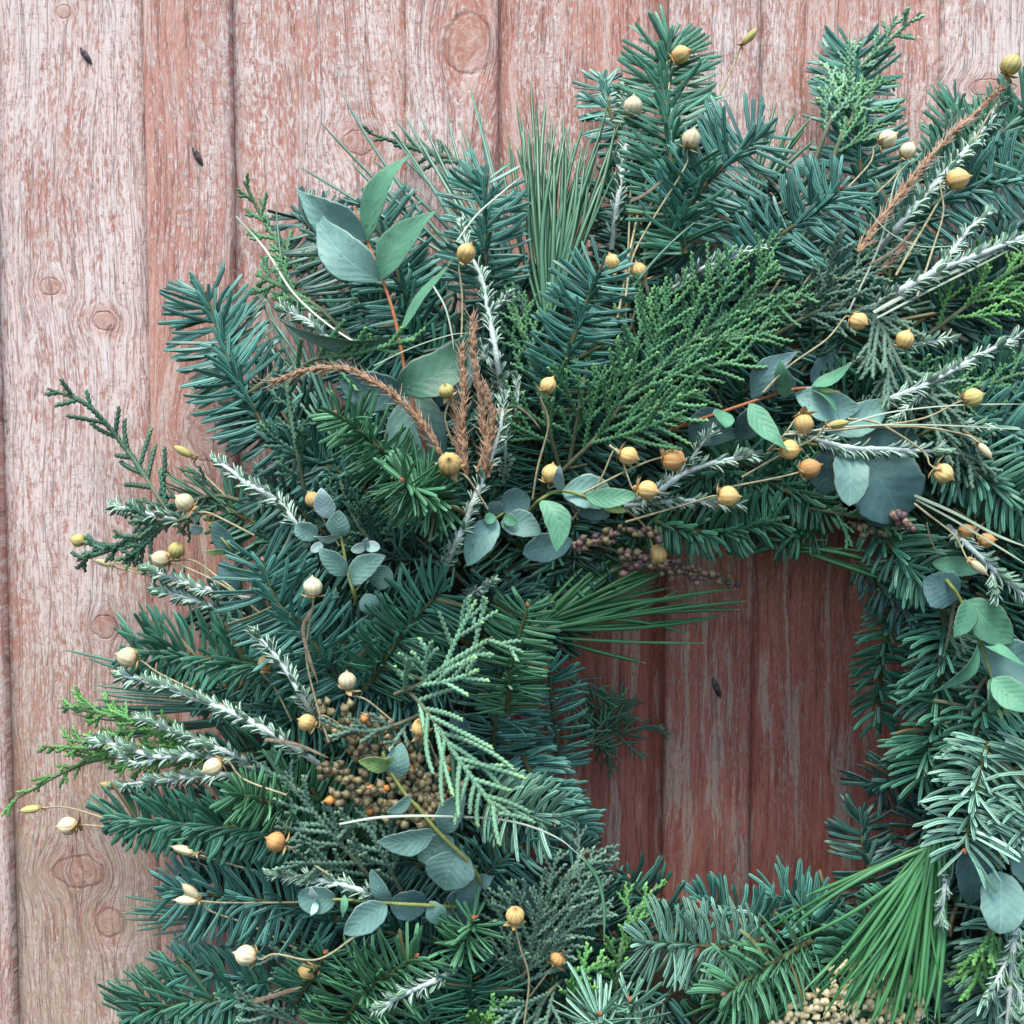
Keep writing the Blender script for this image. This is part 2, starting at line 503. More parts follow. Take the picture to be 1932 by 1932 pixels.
fence = thing('fence', 'weathered red-stained wooden fence of upright overlapping boards behind the wreath', 'fence', np.array([0, 0, -1600.0]))
YB = 966
def plank(x0, x1, raised, seed, white, beige, knots, low_red=0.0, groove=0, label=None, th=26):
    """an upright board between x0 and x1 (seen at mid height); knots given in picture units"""
    y0 = -13.0 if raised else 14.0
    a, _ = place(x0, 966, 26 if raised else 0)
    b, _ = place(x1, 966, 26 if raised else 0)
    if groove:
        th, y0 = 42, 22.0
    cx, hw = (a[0] + b[0]) / 2, (b[0] - a[0]) / 2
    zt, zb = 1750.0, -1600.0
    nz, nx = 240, 22
    zs = np.linspace(zb, zt, nz)
    r2 = np.random.default_rng(int(seed * 10))
    def wob(k, amp):
        t = np.linspace(0, 1, nz)
        return amp * sum(np.sin(2 * np.pi * (f * t + r2.random())) / f ** 0.6 for f in k)
    el, er = wob((2, 5, 11, 23, 41), 0.9), wob((2, 5, 11, 23, 41), 0.9)
    prof = []       # front face with rounded arrises, then sides and back
    for i in range(nx):
        u = -1 + 2 * i / (nx - 1)
        prof.append((u, 0.0))
    front = np.zeros((nz, nx))
    for i in range(nx):
        u = abs(-1 + 2 * i / (nx - 1))
        front[:, i] = max(0, (u - 0.955) / 0.045) ** 2 * 7
        if groove and i >= nx - 3: front[:, i] += groove
        front[:, i] += 0.5 * np.interp(np.linspace(0, 1, nz), np.linspace(0, 1, 60), r2.normal(size=60))
    V = np.zeros((1, nz, nx + 4, 3))
    for i in range(nx):
        u = -1 + 2 * i / (nx - 1)
        w_ = np.where(u < 0, hw + el, hw + er)
        V[0, :, i, 0] = u * w_
        V[0, :, i, 1] = y0 - th / 2 + front[:, i]
        V[0, :, i, 2] = zs
    for j, (u, yy) in enumerate(((1, y0 + th / 2 - 3), (1, y0 + th / 2), (-1, y0 + th / 2), (-1, y0 + th / 2 - 3))):
        V[0, :, nx + j, 0] = u * hw
        V[0, :, nx + j, 1] = yy
        V[0, :, nx + j, 2] = zs
    mb = MB()
    mb.grid(V, np.zeros((1, nz, nx + 4, 4)))
    kk = [((kx - (x0 + x1) / 2), (966 - ky), rx, rz) for (kx, ky, rx, rz) in knots]
    o = mb.build('plank', mat_wood('weathered_red_wood', seed, white, beige, kk, hw, low_red), fence)
    o.location = Vector(np.array([cx, 0, 1600.0]) * S)
    if label: o['label'] = label
    return o

PL = [(-560, -180, 0, 1.3, .12, .2, []), (-178, -1, 1, 2.1, .06, .2, []),
      (-6, 287, 0, 3.7, .12, .8, [(105, 545, 20, 16), (205, 610, 24, 17), (132, 1660, 46, 30), (188, 1760, 26, 30), (192, 1185, 24, 20), (142, 45, 13, 12)], .06),
      (285, 446, 1, 4.9, -.07, .35, [(400, 810, 40, 60)]),
      (440, 774, 0, 5.3, .0, .2, [(680, 280, 30, 22)]),
      (769, 940, 1, 6.7, .02, .2, [(883, 112, 44, 52)]),
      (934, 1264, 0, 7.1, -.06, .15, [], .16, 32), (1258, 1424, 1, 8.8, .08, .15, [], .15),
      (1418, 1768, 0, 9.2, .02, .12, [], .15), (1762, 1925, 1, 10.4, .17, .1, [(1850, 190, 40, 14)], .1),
      (1919, 2260, 0, 11.6, .1, .1, []), (2254, 2420, 1, 12.9, .05, .1, [])]
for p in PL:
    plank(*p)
# clipped nails sunk in slanting slots
nm = NT('dark_iron')
M['iron'] = nm.done(nm.mix(nm.smooth(nm.noise(nm.objco(), 700, 2), .4, .6), lin(34, 22, 24), lin(84, 68, 70)), 0.5, 0.5)
for (x, y, l, a, z) in ((162, 105, 36, -56, 1), (373, 295, 38, -62, 27), (1352, 1298, 42, -68, 27)):
    c, t = place(x, y, z)
    dv = np.array([math.cos(math.radians(a)), 0, math.sin(math.radians(a))])
    P = np.array([c + dv * l * k + np.array([0, 0.6 - 2.2 * (1 - abs(2 * k) ** 3), 0]) for k in np.linspace(-0.5, 0.5, 7)])
    mb = MB()
    mb.tubes(P, [1.4, 4.2, 5.4, 5.6, 5.2, 4.0, 1.2], FRONT, 10, 0.3)
    o = mb.build('nail', M['iron'], fence, c)
    o.location = Vector((c + np.array([0, 0, 1600.0])) * S)
    o['label'] = 'dark slanting clipped nail sunk in the board'

# ---------------------------------------------------------------- plant builders
def needles(mb, P, n, L, style, rnd_fore=0.0, sides=6, K=6, wid=3.6, cut=0.0):
    """fir needles along the twig P: c combed to both sides, r all round, u mostly on the upper side of the picture"""
    PP = spline(P, 60)
    T = nrm(np.gradient(PP, axis=0))
    t = np.linspace(0.0, 1.0, n) ** 0.95
    t = np.clip(t + rng.normal(0, 0.006, n), cut, 1)
    pos = np.stack([np.interp(t, np.linspace(0, 1, 60), PP[:, k]) for k in range(3)], 1)
    tt = nrm(np.stack([np.interp(t, np.linspace(0, 1, 60), T[:, k]) for k in range(3)], 1))
    Sv = nrm(np.cross(tt, np.broadcast_to(FRONT, tt.shape)) + 1e-6)
    Nv = np.cross(Sv, tt)
    if np.mean(Nv @ FRONT) < 0:
        Nv = -Nv
    q = rng.random(n)
    side = np.where(rng.random(n) < 0.5, 1.0, -1.0)
    if style == 'r':
        phi = rng.random(n) * 2 * np.pi
        a0, a1 = np.radians(rng.normal(80, 8, n)), np.radians(rng.normal(62, 8, n))
        ln = L * rng.normal(0.95, 0.10, n)
    else:
        up = q < (0.24 if style == 'c' else 0.30)
        lat = np.where(side > 0, 0, np.pi) + side * rng.normal(0.12, 0.28, n)
        phi = np.where(up, np.pi / 2 + rng.normal(0, 0.75, n), lat)
        a0 = np.radians(np.where(up, rng.normal(38, 10, n), rng.normal(82, 7, n)))
        a1 = np.radians(np.where(up, rng.normal(58, 12, n), rng.normal(60, 9, n)))
        ln = L * np.where(up, rng.normal(0.55, 0.1, n), rng.normal(1.0, 0.09, n))
        if style == 'd':           # seen from above, the lower side hanging down in short arcs
            dn = (np.cos(phi)[:, None] * Sv)[:, 2] < 0
            ln = np.where(dn & ~up, ln * 0.72, ln)
    tipf = np.clip((t - 0.86) / 0.14, 0, 1)
    a0 = a0 * (1 - 0.55 * tipf)
    a1 = a1 * (1 - 0.55 * tipf)
    ln = ln * (1 - 0.25 * tipf) * (0.8 + 0.2 * np.clip(t / 0.12, 0, 1))
    E = np.cos(phi)[:, None] * Sv + np.sin(phi)[:, None] * Nv
    if style == 'd':
        E = nrm(E + np.array([0, 0, -0.25]))
    kk = np.concatenate([np.linspace(0, 0.94, K - 1), [1.0]])
    ang = a0[:, None] + (a1 - a0)[:, None] * kk[None] ** 1.3
    ang = ang + rng.normal(0, 0.05, n)[:, None] * kk[None]
    dirs = np.cos(ang)[..., None] * tt[:, None] + np.sin(ang)[..., None] * E[:, None]
    dirs[..., 2] += (-0.16 * kk[None] ** 2)
    sway = rng.normal(0, 1, (n, 1, 3)) * np.where(rng.random(n) < 0.07, 0.45, 0.10)[:, None, None] * kk[None, :, None]
    dirs = nrm(dirs + sway)
    step = ln[:, None, None] * np.diff(kk)[None, :, None]
    P3 = pos[:, None] + np.concatenate([np.zeros((n, 1, 3)), np.cumsum(dirs[:, :-1] * step, axis=1)], axis=1)
    P3[..., 1] = np.minimum(P3[..., 1], -29 - 3 * rng.random((n, 1)))       # needles press against the boards, never into them
    ref = Nv * np.abs(np.cos(phi))[:, None] - tt * np.abs(np.sin(phi))[:, None] + rng.normal(0, 0.22, (n, 3))
    prof = np.interp(kk, [0, 0.1, 0.3, 0.85, 0.965, 1.0], [0.5, 0.8, 1.0, 1.0, 0.82, 0.1])
    R = wid * rng.normal(1, 0.08, n)[:, None] * prof[None]
    mb.tubes(P3, R, nrm(ref), sides, 0.34, 0.18)

def fir(label, pts, layer, L, style='c', col='fir_teal', dens=1.0, lift=0.0, bud=True, group=None, cheap=False, cut=0.0):
    C, f = ctrl(pts, layer, lift, 25)
    P = spline(C, 24)
    ln = plen(P)
    o = thing('fir_sprig', label, 'fir sprig', P[0], group)
    tb = MB()
    tb.tubes(P, np.linspace(6.0, 3.0, 24) * f, FRONT, 7)
    tb.build('twig', M['twig'], o, P[0])
    nb = MB()
    n = int(dens * ln / f / (2.35 if not cheap else 2.7) * (1.15 if style == 'r' else 1))
    if cheap:
        needles(nb, P, n, L * f, style, sides=4, K=5, wid=4.3 * f, cut=cut)
    else:
        needles(nb, P, n, L * f, style, wid=4.1 * f, cut=cut)
    tag(nb.build('needles', M[col], o, P[0]), kind='stuff')
    if bud:
        bb = MB()
        T = nrm(P[-1] - P[-3])
        for k in range(3):
            d = nrm(T + rng.normal(0, 0.45, 3)) if k else T
            b0 = P[-1] + d * 1.0
            Q = b0 + d * np.linspace(0, 11 * f, 6)[:, None]
            bb.tubes(Q, np.array([2.4, 4.4, 5.0, 4.2, 2.4, 0.3]) * f * (1 if k == 0 else 0.75), FRONT, 7)
        bb.build('bud', M['bud'], o, P[0])
    return o

def scaly(mb, P, r, f, rnd):
    """one branchlet clothed in scale leaves: a braided, knobbly cord"""
    ln = plen(P)
    K = max(6, int(ln / (2.6 * f)))
    Q = spline(P, K)
    T = nrm(np.gradient(Q, axis=0))
    Sv = nrm(np.cross(T, FRONT) + 1e-6)
    i = np.arange(K)
    z = np.where((i // 2) % 2 == 0, 1.0, -1.0) * 0.34 * r
    Q = Q + Sv * z[:, None]
    R = r * (0.74 + 0.46 * (i % 2)) * np.interp(np.linspace(0, 1, K), [0, 0.7, 0.95, 1], [1.05, 1.0, 0.85, 0.25])
    mb.tubes(Q, R[None], FRONT, 5, 0.8, rnd=rnd)

def cypress(label, pts, layer, L=70, col='cyp_green', space=17, sub=True, lift=0.0, group=None, ang=38, r=3.4, droop=0.0, bare=0.12, oneside=0):
    space, L, r = space * 1.5, L * 1.15, r * 0.98
    C, f = ctrl(pts, layer, lift, 35)
    ln = plen(spline(C, 30))
    o = thing('cypress_sprig', label, 'cypress sprig', C[0], group)
    n = max(4, int(ln / f / space))
    PP = spline(C, 80)
    T = nrm(np.gradient(PP, axis=0))
    sb, lb = MB(), MB()
    sb.tubes(spline(C, 26), np.linspace(4.6, 2.6, 26) * f, FRONT, 6)
    scaly(lb, PP[int(80 * 0.35)::4], r * f * 1.15, f, 0.5)
    for i in range(n):
        t = bare + (1 - bare) * (i + 0.8 * rng.random()) / n
        k = min(78, int(t * 79))
        p, tt = PP[k], T[k]
        sv = nrm(np.cross(tt, FRONT))
        sg = (1 if i % 2 else -1) if rng.random() < 0.8 else rng.choice([-1, 1])
        if oneside: sg = oneside
        a = math.radians(ang + rng.normal(0, 11))
        bl = L * f * (1.0 - 0.6 * t ** 1.8) * rng.uniform(0.6, 1.25) * (0.6 + 0.4 * min(1, t / 0.2))
        e = nrm(sv * sg + FRONT * rng.normal(0.1, 0.28))
        def branch(p, a, bl, rr, depth_, e, tt):
            ks = np.linspace(0, 1, 7)
            an = a * (1 - 0.30 * ks)
            d = np.cos(an)[:, None] * tt + np.sin(an)[:, None] * e
            d[:, 2] -= droop * ks
            d = nrm(d + rng.normal(0, 0.06, 3) + rng.normal(0, 0.22, 3) * ks[:, None] ** 1.5)
            Q = p + np.concatenate([np.zeros((1, 3)), np.cumsum(d[:-1] * bl / 6, axis=0)])
            Q[:, 1] = np.minimum(Q[:, 1], -31)
            scaly(lb, Q, rr, f, rng.random())
            if depth_ and bl > 34 * f:
                m = int(bl / f / 26)
                for j in range(m):
                    u = 0.25 + 0.65 * (j + rng.random() * 0.4) / max(1, m)
                    kk = min(5, int(u * 6))
                    dd = d[kk]
                    s2 = nrm(np.cross(dd, FRONT)) * (1 if j % 2 else -1)
                    branch(Q[kk] + d[kk] * bl / 6 * (u * 6 - kk), math.radians(36 + rng.normal(0, 8)), bl * (0.55 - 0.3 * u) * (0.8 + 0.4 * rng.random()), rr * 0.92, 0, nrm(s2 + FRONT * rng.normal(0, 0.25)), dd)
        branch(p, a, bl, r * f, 1 if sub else 0, e, tt)
    sb.build('stem', M['cyp_stem'], o, C[0])
    tag(lb.build('scale_leaves', M[col], o, C[0]), kind='stuff')
    return o

def pine(label, base, tips, layer, col='pine', lift=0.0, w=2.7, sag=0.05, group=None, zb=None, zt=None):
    """a tuft of long needles; each needle is a part"""
    z0 = zb if zb is not None else depth(base[0], base[1], layer)
    b, f = place(base[0], base[1], z0)
    o = thing('pine_tuft', label, 'pine tuft', b, group)
    tb = MB()
    mt, _ = place(np.mean([t[0] for t in tips]), np.mean([t[1] for t in tips]), z0)
    ax = nrm(mt - b)
    tb.tubes(b + ax * np.linspace(-40, 16, 6)[:, None] * f, np.array([4.5, 4.8, 5, 5, 4, 2]) * f, FRONT, 7)
    tb.build('twig', M['twig'], o, b)
    for tp in tips:
        zz = (tp[2] if len(tp) > 2 else (zt if zt is not None else depth(tp[0], tp[1], layer) + 14)) + lift + rng.normal(0, 14)
        e, _ = place(tp[0], tp[1], max(32, zz))
        st = b + ax * rng.uniform(-14, 14) * f + rng.normal(0, 4.0, 3) * f
        d = e - st
        l = np.linalg.norm(d)
        sd = nrm(np.cross(d, FRONT))
        ks = np.linspace(0, 1, 11)
        bow = rng.normal(0, sag * 1.6) * l
        bz = rng.normal(0.03, 0.05) * l
        P = st + d * ks[:, None] + (sd * bow + FRONT * bz) * (ks * (1 - ks) * 4 * 0.5)[:, None]
        mb = MB()
        R = 1.5 * w * f * np.interp(ks, [0, .1, .5, .9, 1], [0.75, .95, 1, .72, 0.1]) * rng.normal(1, .08)
        mb.tubes(P, R[None], nrm(FRONT + rng.normal(0, 0.5, 3)), 6, 0.6)
        mb.build('needle', M[col], o, b)
    return o

def fan(cx, cy, a0, a1, l0, l1, n):
    """tips of n needles fanned between two directions (degrees in the picture, 0 right, 90 up)"""
    out = []
    for i in range(n):
        a = math.radians(a0 + (a1 - a0) * (i + rng.random()) / n)
        l = l0 + (l1 - l0) * rng.random()
        out.append((cx + l * math.cos(a), cy - l * math.sin(a)))
    return out

def leaf(parent, org, b, tip, w, col, shape='o', roll=0.0, bow=0.0, fold=0.26, arch=0.08, name='leaf', f=1.0, wave=0.0):
    """a flat leaf from b to tip (world units); w full width; roll turns it about its midrib"""
    d = tip - b
    l = np.linalg.norm(d)
    T = d / l
    sv = nrm(np.cross(T, FRONT))
    nv = np.cross(sv, T)
    if nv @ FRONT < 0: nv = -nv
    a = math.radians(roll)
    s2 = sv * math.cos(a) + nv * math.sin(a)
    n2 = nv * math.cos(a) - sv * math.sin(a)
    ks = np.linspace(0, 1, 20)
    P = b + d * ks[:, None] + sv * (bow * l * 4 * ks * (1 - ks))[:, None] + n2 * (arch * l * 4 * ks * (1 - ks))[:, None]
    if wave: P = P + n2 * (wave * l * np.sin(2 * np.pi * ks))[:, None]
    if shape == 'l':
        prof = np.sin(np.pi * np.clip(ks, 0, 1) ** 0.72) ** 1.15 * (1 - 0.1 * ks)
    elif shape == 'r':
        prof = np.sqrt(np.clip(1 - (2 * ks - 1) ** 2, 0, 1)) ** 0.95
    else:
        prof = np.sin(np.pi * ks ** 0.85) ** 0.72
    prof = np.maximum(prof / prof.max(), 0.03)
    prof[-1] = 0.02
    mb = MB()
    K, sd = 20, 14
    ang = np.linspace(0, 2 * np.pi, sd, endpoint=False)
    c, s_ = np.cos(ang), np.sin(ang)
    R = w / 2 * prof
    rip = 1 + 0.03 * np.sin(ks * 19 + rng.random() * 6) + 0.02 * np.sin(ks * 43 + rng.random() * 6)
    P = P + n2 * (0.02 * l * np.sin(ks * 7 + rng.random() * 6))[:, None]
    V = P[:, None] + (R * rip)[:, None, None] * c[None, :, None] * s2 + (0.9 * f * s_)[None, :, None] * n2 \
        + (R[:, None] * fold * (np.abs(c) ** 1.25)[None])[..., None] * n2
    dat = np.zeros((1, K, sd, 4))
    dat[..., 0] = c * .5 + .5
    dat[..., 1] = ks[None, :, None]
    dat[..., 2] = rng.random()
    dat[..., 3] = s_ * .5 + .5
    mb.grid(V[None], dat)
    return mb.build(name, M[col], parent, org)

def euc(label, stem, leaves, layer, scol='stem_olive', lift=0.0, group=None, r=4.0):
    """leaves: (base x, base y, tip x, tip y, width, colour, shape, roll, z offset of base, of tip, bow)"""
    C, f = ctrl(stem, layer, lift, 45)
    o = thing('eucalyptus_sprig', label, 'eucalyptus sprig', C[0], group)
    mb = MB()
    mb.tubes(spline(C, 40), np.linspace(r, r * 0.6, 40) * f, FRONT, 8)
    mb.build('stem', M[scol], o, C[0])
    Q = spline(C, 60)
    for lf in leaves:
        lf = list(lf) + [None] * 11
        bx, by, tx, ty, wd, col, sh, roll, zb, zt, bow = lf[:11]
        wave = lf[11] or 0
        zs = -Q[np.argmin([np.hypot(*(np.array(q) - np.array((bx, by)))) for q in [pix(p) for p in Q]]), 1]
        b, fb = place(bx, by, max(40, zs + (zb or 0)))
        e, fe = place(tx, ty, max(36, zs + (zb or 0) + (zt or 0)))
        ro = roll or 0
        leaf(o, C[0], b, e, wd * fb / max(0.25, math.cos(math.radians(ro))), col, sh or 'o', ro, bow or 0.0, f=fb, wave=wave)
    return o

def pix(p):
    d = p - CAM
    k = D / (d @ FWD)
    return (966 + (d @ RGT) * k, 966 - (d @ UPV) * k)

def silver(label, pts, layer, r=5.0, leafl=20, tuft=True, lift=0.0, group=None, branches=(), dens=1.0):
    """a white woolly stem set with short silver-edged leaves in small tufts"""
    C, f = ctrl(pts, layer, lift, 60)
    o = thing('silver_sprig', label, 'silver sprig', C[0], group)
    sb, lb = MB(), MB()
    r *= 1.08
    leafl *= 1.05
    runs = [(C, r, 1.0)]
    for br in branches:
        B, _ = ctrl(br, layer, lift + 8)
        runs.append((B, r * 0.6, 0.9))
    for (B, rr, sc) in runs:
        ln = plen(spline(B, 30))
        K = max(8, int(ln / f / 7))
        PP = spline(B, K)
        sb.tubes(PP, np.interp(np.linspace(0, 1, K), [0, 0.6, 1], [rr, rr * 0.85, rr * 0.45])[None] * f * (1 + 0.10 * rng.normal(size=K))[None], FRONT, 8)
        PP = spline(B, 60)
        T = nrm(np.gradient(PP, axis=0))
        nn = int(ln / f / 6.5 * dens)
        Ps, Ns = [], []
        def add(p, d, l, nv):
            ks = np.linspace(0, 1, 5)
            cv = -nrm(np.cross(np.cross(d, nv), d))
            Ps.append(p + d * l * ks[:, None] + cv * (0.16 * l * ks * ks)[:, None])
            Ns.append(nv)
        for i in range(nn):
            t = 0.06 + 0.92 * (i + rng.random()) / nn
            k = min(58, int(t * 59))
            tt = T[k]
            sv = nrm(np.cross(tt, FRONT))
            ph = rng.choice([0, np.pi]) + rng.normal(0, 0.55)
            e = np.cos(ph) * sv + np.sin(ph) * FRONT
            m = 1 if rng.random() < 0.55 else 4
            base = PP[k] + e * rr * 0.7 * f
            for j in range(m):
                a = math.radians(rng.normal(30, 8) if m == 1 else rng.normal(26, 12))
                e2 = nrm(e + (rng.normal(0, 0.5, 3) if m > 1 else 0))
                d = nrm(np.cos(a) * tt + np.sin(a) * e2)
                add(base, d, leafl * f * sc * rng.uniform(0.75, 1.15), -e2 + tt * 0.4)
        if tuft:
            for j in range(16):
                ph = rng.random() * 2 * np.pi
                tt = T[-1]
                sv = nrm(np.cross(tt, FRONT))
                e = np.cos(ph) * sv + np.sin(ph) * FRONT
                a = math.radians(rng.uniform(4, 24))
                add(PP[-1] - tt * rng.uniform(0, 26) * f * sc, nrm(np.cos(a) * tt + np.sin(a) * e), leafl * f * sc * rng.uniform(0.8, 1.2), -e)
        Ps = np.array(Ps)
        lb.tubes(Ps, np.broadcast_to(np.array([2.4, 4.0, 4.6, 4.4, 1.2]) * f * sc * leafl / 20, (len(Ps), 5)), nrm(np.array(Ns)), 6, 0.4, 0.1)
    sb.build('stem', M['silver'], o, C[0])
    tag(lb.build('leaves', M['sleaf'], o, C[0]), kind='stuff')
    return o

def pod_mesh(seed):
    """ribbed round capsule with a pointed beak; unit radius, axis +Z"""
    r2 = np.random.default_rng(seed)
    K, sd = 16, 30
    t = np.linspace(0, 1, K)
    zz = np.interp(t, [0, .2, .5, .8, .93, 1], [-0.98, -0.72, 0.0, 0.72, 1.02, 1.34])
    rr = np.interp(t, [0, .08, .2, .35, .5, .65, .8, .9, .95, 1], [.12, .42, .72, .94, 1.0, .93, .66, .34, .12, .02])
    a = np.linspace(0, 2 * np.pi, sd, endpoint=False)
    lob = 1 + 0.035 * np.cos(10 * a)[None] * np.sin(np.pi * t)[:, None] + 0.02 * r2.normal(size=(1, sd))
    V = np.zeros((1, K, sd, 3))
    sq = r2.uniform(0.86, 1.08)
    dent = 1 - 0.10 * np.exp(-((zz[:, None] - r2.uniform(-.5, .5)) ** 2 + (np.cos(a - r2.random() * 6)[None] - 1) ** 2 * 2) * 4)
    lob = lob * dent
    V[0, ..., 0] = rr[:, None] * lob * np.cos(a) * sq
    V[0, ..., 1] = rr[:, None] * lob * np.sin(a)
    V[0, ..., 2] = zz[:, None]
    dat = np.zeros((1, K, sd, 4))
    dat[..., 0] = 0.5
    dat[..., 1] = t[None, :, None]
    dat[..., 2] = np.linspace(0, 1, sd, endpoint=False)[None, None]
    mb = MB()
    mb.grid(V / S * 1.0, dat)
    return mb

def calyx_mesh(seed):
    r2 = np.random.default_rng(seed)
    mb = MB()
    for k in range(5):
        a = 2 * math.pi * (k + 0.3 * r2.random()) / 5
        e = np.array([math.cos(a), math.sin(a), 0])
        op = r2.uniform(0.9, 2.1)
        ks = np.linspace(0, 1, 6)
        P = np.array([0, 0, -0.95]) + e * (ks * 1.05 * op ** 0.5 + 0.1)[:, None] + np.array([0, 0, 1.0]) * (ks * (1.25 - 0.75 * op) - 0.12 * np.sin(ks * np.pi))[:, None]
        mb.tubes(P / S, np.array([.2, .36, .4, .3, .16, .02])[None] / S, nrm(e - np.array([0, 0, .4])), 6, 0.18, 0.1)
    return mb

POD = {c: [] for c in ('pod_gold', 'pod_pale', 'pod_orange', 'pod_green')}
CAL = []
def mesh_only(mb, name, mat):
    o = mb.build(name, mat)
    me = o.data
    bpy.data.objects.remove(o)
    return me
for c in POD:
    POD[c] = [mesh_only(pod_mesh(k + 3), 'seed_pod', M[c]) for k in range(4)]
CAL = [mesh_only(calyx_mesh(k), 'calyx', M['calyx']) for k in range(4)]

def flax(label, x, y, r, tip, stem, layer, tone='pod_gold', toward=0.45, closed=False, group='dried flax stems', z=None, extra=()):
    """a dry flax stem ending in a pod seen at (x, y); tip: picture direction of the pod's beak; stem: picture points down to its root"""
    zz = z if z is not None else depth(x, y, layer) + 12
    c, f = place(x, y, zz)
    a = math.radians(tip)
    ax = nrm(np.array([math.cos(a), 0, math.sin(a)]) + FRONT * toward)
    pts = []
    for i, p in enumerate(stem):
        k = (i + 1) / len(stem)
        zt = (p[2] if len(p) > 2 else (1 - k) * zz + k * max(30, depth(p[0], p[1], layer) - 26))
        pts.append(place(p[0], p[1], zt)[0])
    root = pts[-1] if pts else c - ax * 60
    o = thing('flax_stem', label, 'flax stem', root, group)
    start = c - ax * r * f * 0.9
    P = spline(np.array([start, start - ax * 14 * f] + pts), 30)
    mb = MB()
    mb.tubes(P, np.linspace(1.7, 2.3, 30)[None] * f, FRONT, 6)
    for (bx, by) in extra:       # a side stalk
        e, _ = place(bx, by, zz)
        k = np.argmin(np.linalg.norm(P - e, axis=1))
        mb.tubes(spline(np.array([P[min(29, k + 6)], (P[min(29, k + 6)] + e) / 2 + rng.normal(0, 2, 3), e]), 8), np.linspace(1.4, 0.8, 8)[None] * f, FRONT, 6)
    mb.build('stem', M['straw'], o, root)
    sx = r * f * S
    q = Vector(ax).to_track_quat('Z', 'Y')
    if closed:
        q = q @ Vector((0, 0, 1)).rotation_difference(Vector((0, 0, 1)))
    rot = q.to_matrix().to_4x4() @ Matrix.Rotation(rng.random() * 6, 4, 'Z')
    sc = Matrix.Diagonal((sx * (0.6 if closed else 1), sx * (0.6 if closed else 1), sx * (1.35 if closed else 0.98), 1))
    p = obj('seed_pod', POD[tone][int(rng.integers(4))], o)
    p.matrix_local = Matrix.Translation(Vector((c - root) * S)) @ rot @ sc
    k = obj('calyx', CAL[int(rng.integers(4))], p)
    if closed:
        k.matrix_local = Matrix.Diagonal((0.95, 0.95, 1.15, 1))
    return o

def plume(label, pts, layer, r=11, lift=0.0, group=None):
    """a foxtail of dry grass: overlapping spikelets with fine awns along a thin stalk"""
    C, f = ctrl(pts, layer, lift)
    o = thing('grass_plume', label, 'grass plume', C[0], group)
    P = spline(C, 60)
    T = nrm(np.gradient(P, axis=0))
    mb = MB()
    mb.tubes(spline(C, 24), np.linspace(2.6, 1.0, 24)[None] * f * r / 11, FRONT, 6)
    mb.build('stalk', M['plume'], o, C[0])
    ln = plen(P) / f
    n = int(ln / 1.6)
    hp, hr, hn, ap, an = [], [], [], [], []
    for i in range(n):
        t = (i + rng.random()) / n
        k = min(58, int(t * 59))
        sv = nrm(np.cross(T[k], FRONT))
        ph = rng.random() * 6.283
        e = np.cos(ph) * sv + np.sin(ph) * FRONT
        a = math.radians(rng.normal(20, 9))
        d = nrm(np.cos(a) * T[k] + np.sin(a) * e)
        l = f * rng.uniform(14, 22) * (r / 11) ** 0.5 * (1 - 0.35 * t)
        ks = np.linspace(0, 1, 5)
        hp.append(P[k] + d * l * ks[:, None] + rng.normal(0, 1.2, 3))
        hn.append(e)
        d2 = nrm(d + rng.normal(0, 0.22, 3))
        ap.append(P[k] + d * l * 0.7 + d2 * (f * rng.uniform(14, 30)) * np.linspace(0, 1, 4)[:, None])
        an.append(e)
    b1, b2 = MB(), MB()
    b1.tubes(np.array(hp), np.broadcast_to(np.array([.7, 2.4, 2.8, 1.8, .3]) * f * r / 11, (n, 5)), np.array(hn), 5, 0.6)
    b2.tubes(np.array(ap), np.broadcast_to(np.array([.6, .5, .4, .2]) * f, (n, 4)), np.array(an), 4, 1)
    tag(b1.build('spikelets', M['plume'], o, C[0]), kind='stuff')
    tag(b2.build('awns', M['plume_tip'], o, C[0]), kind='stuff')
    return o

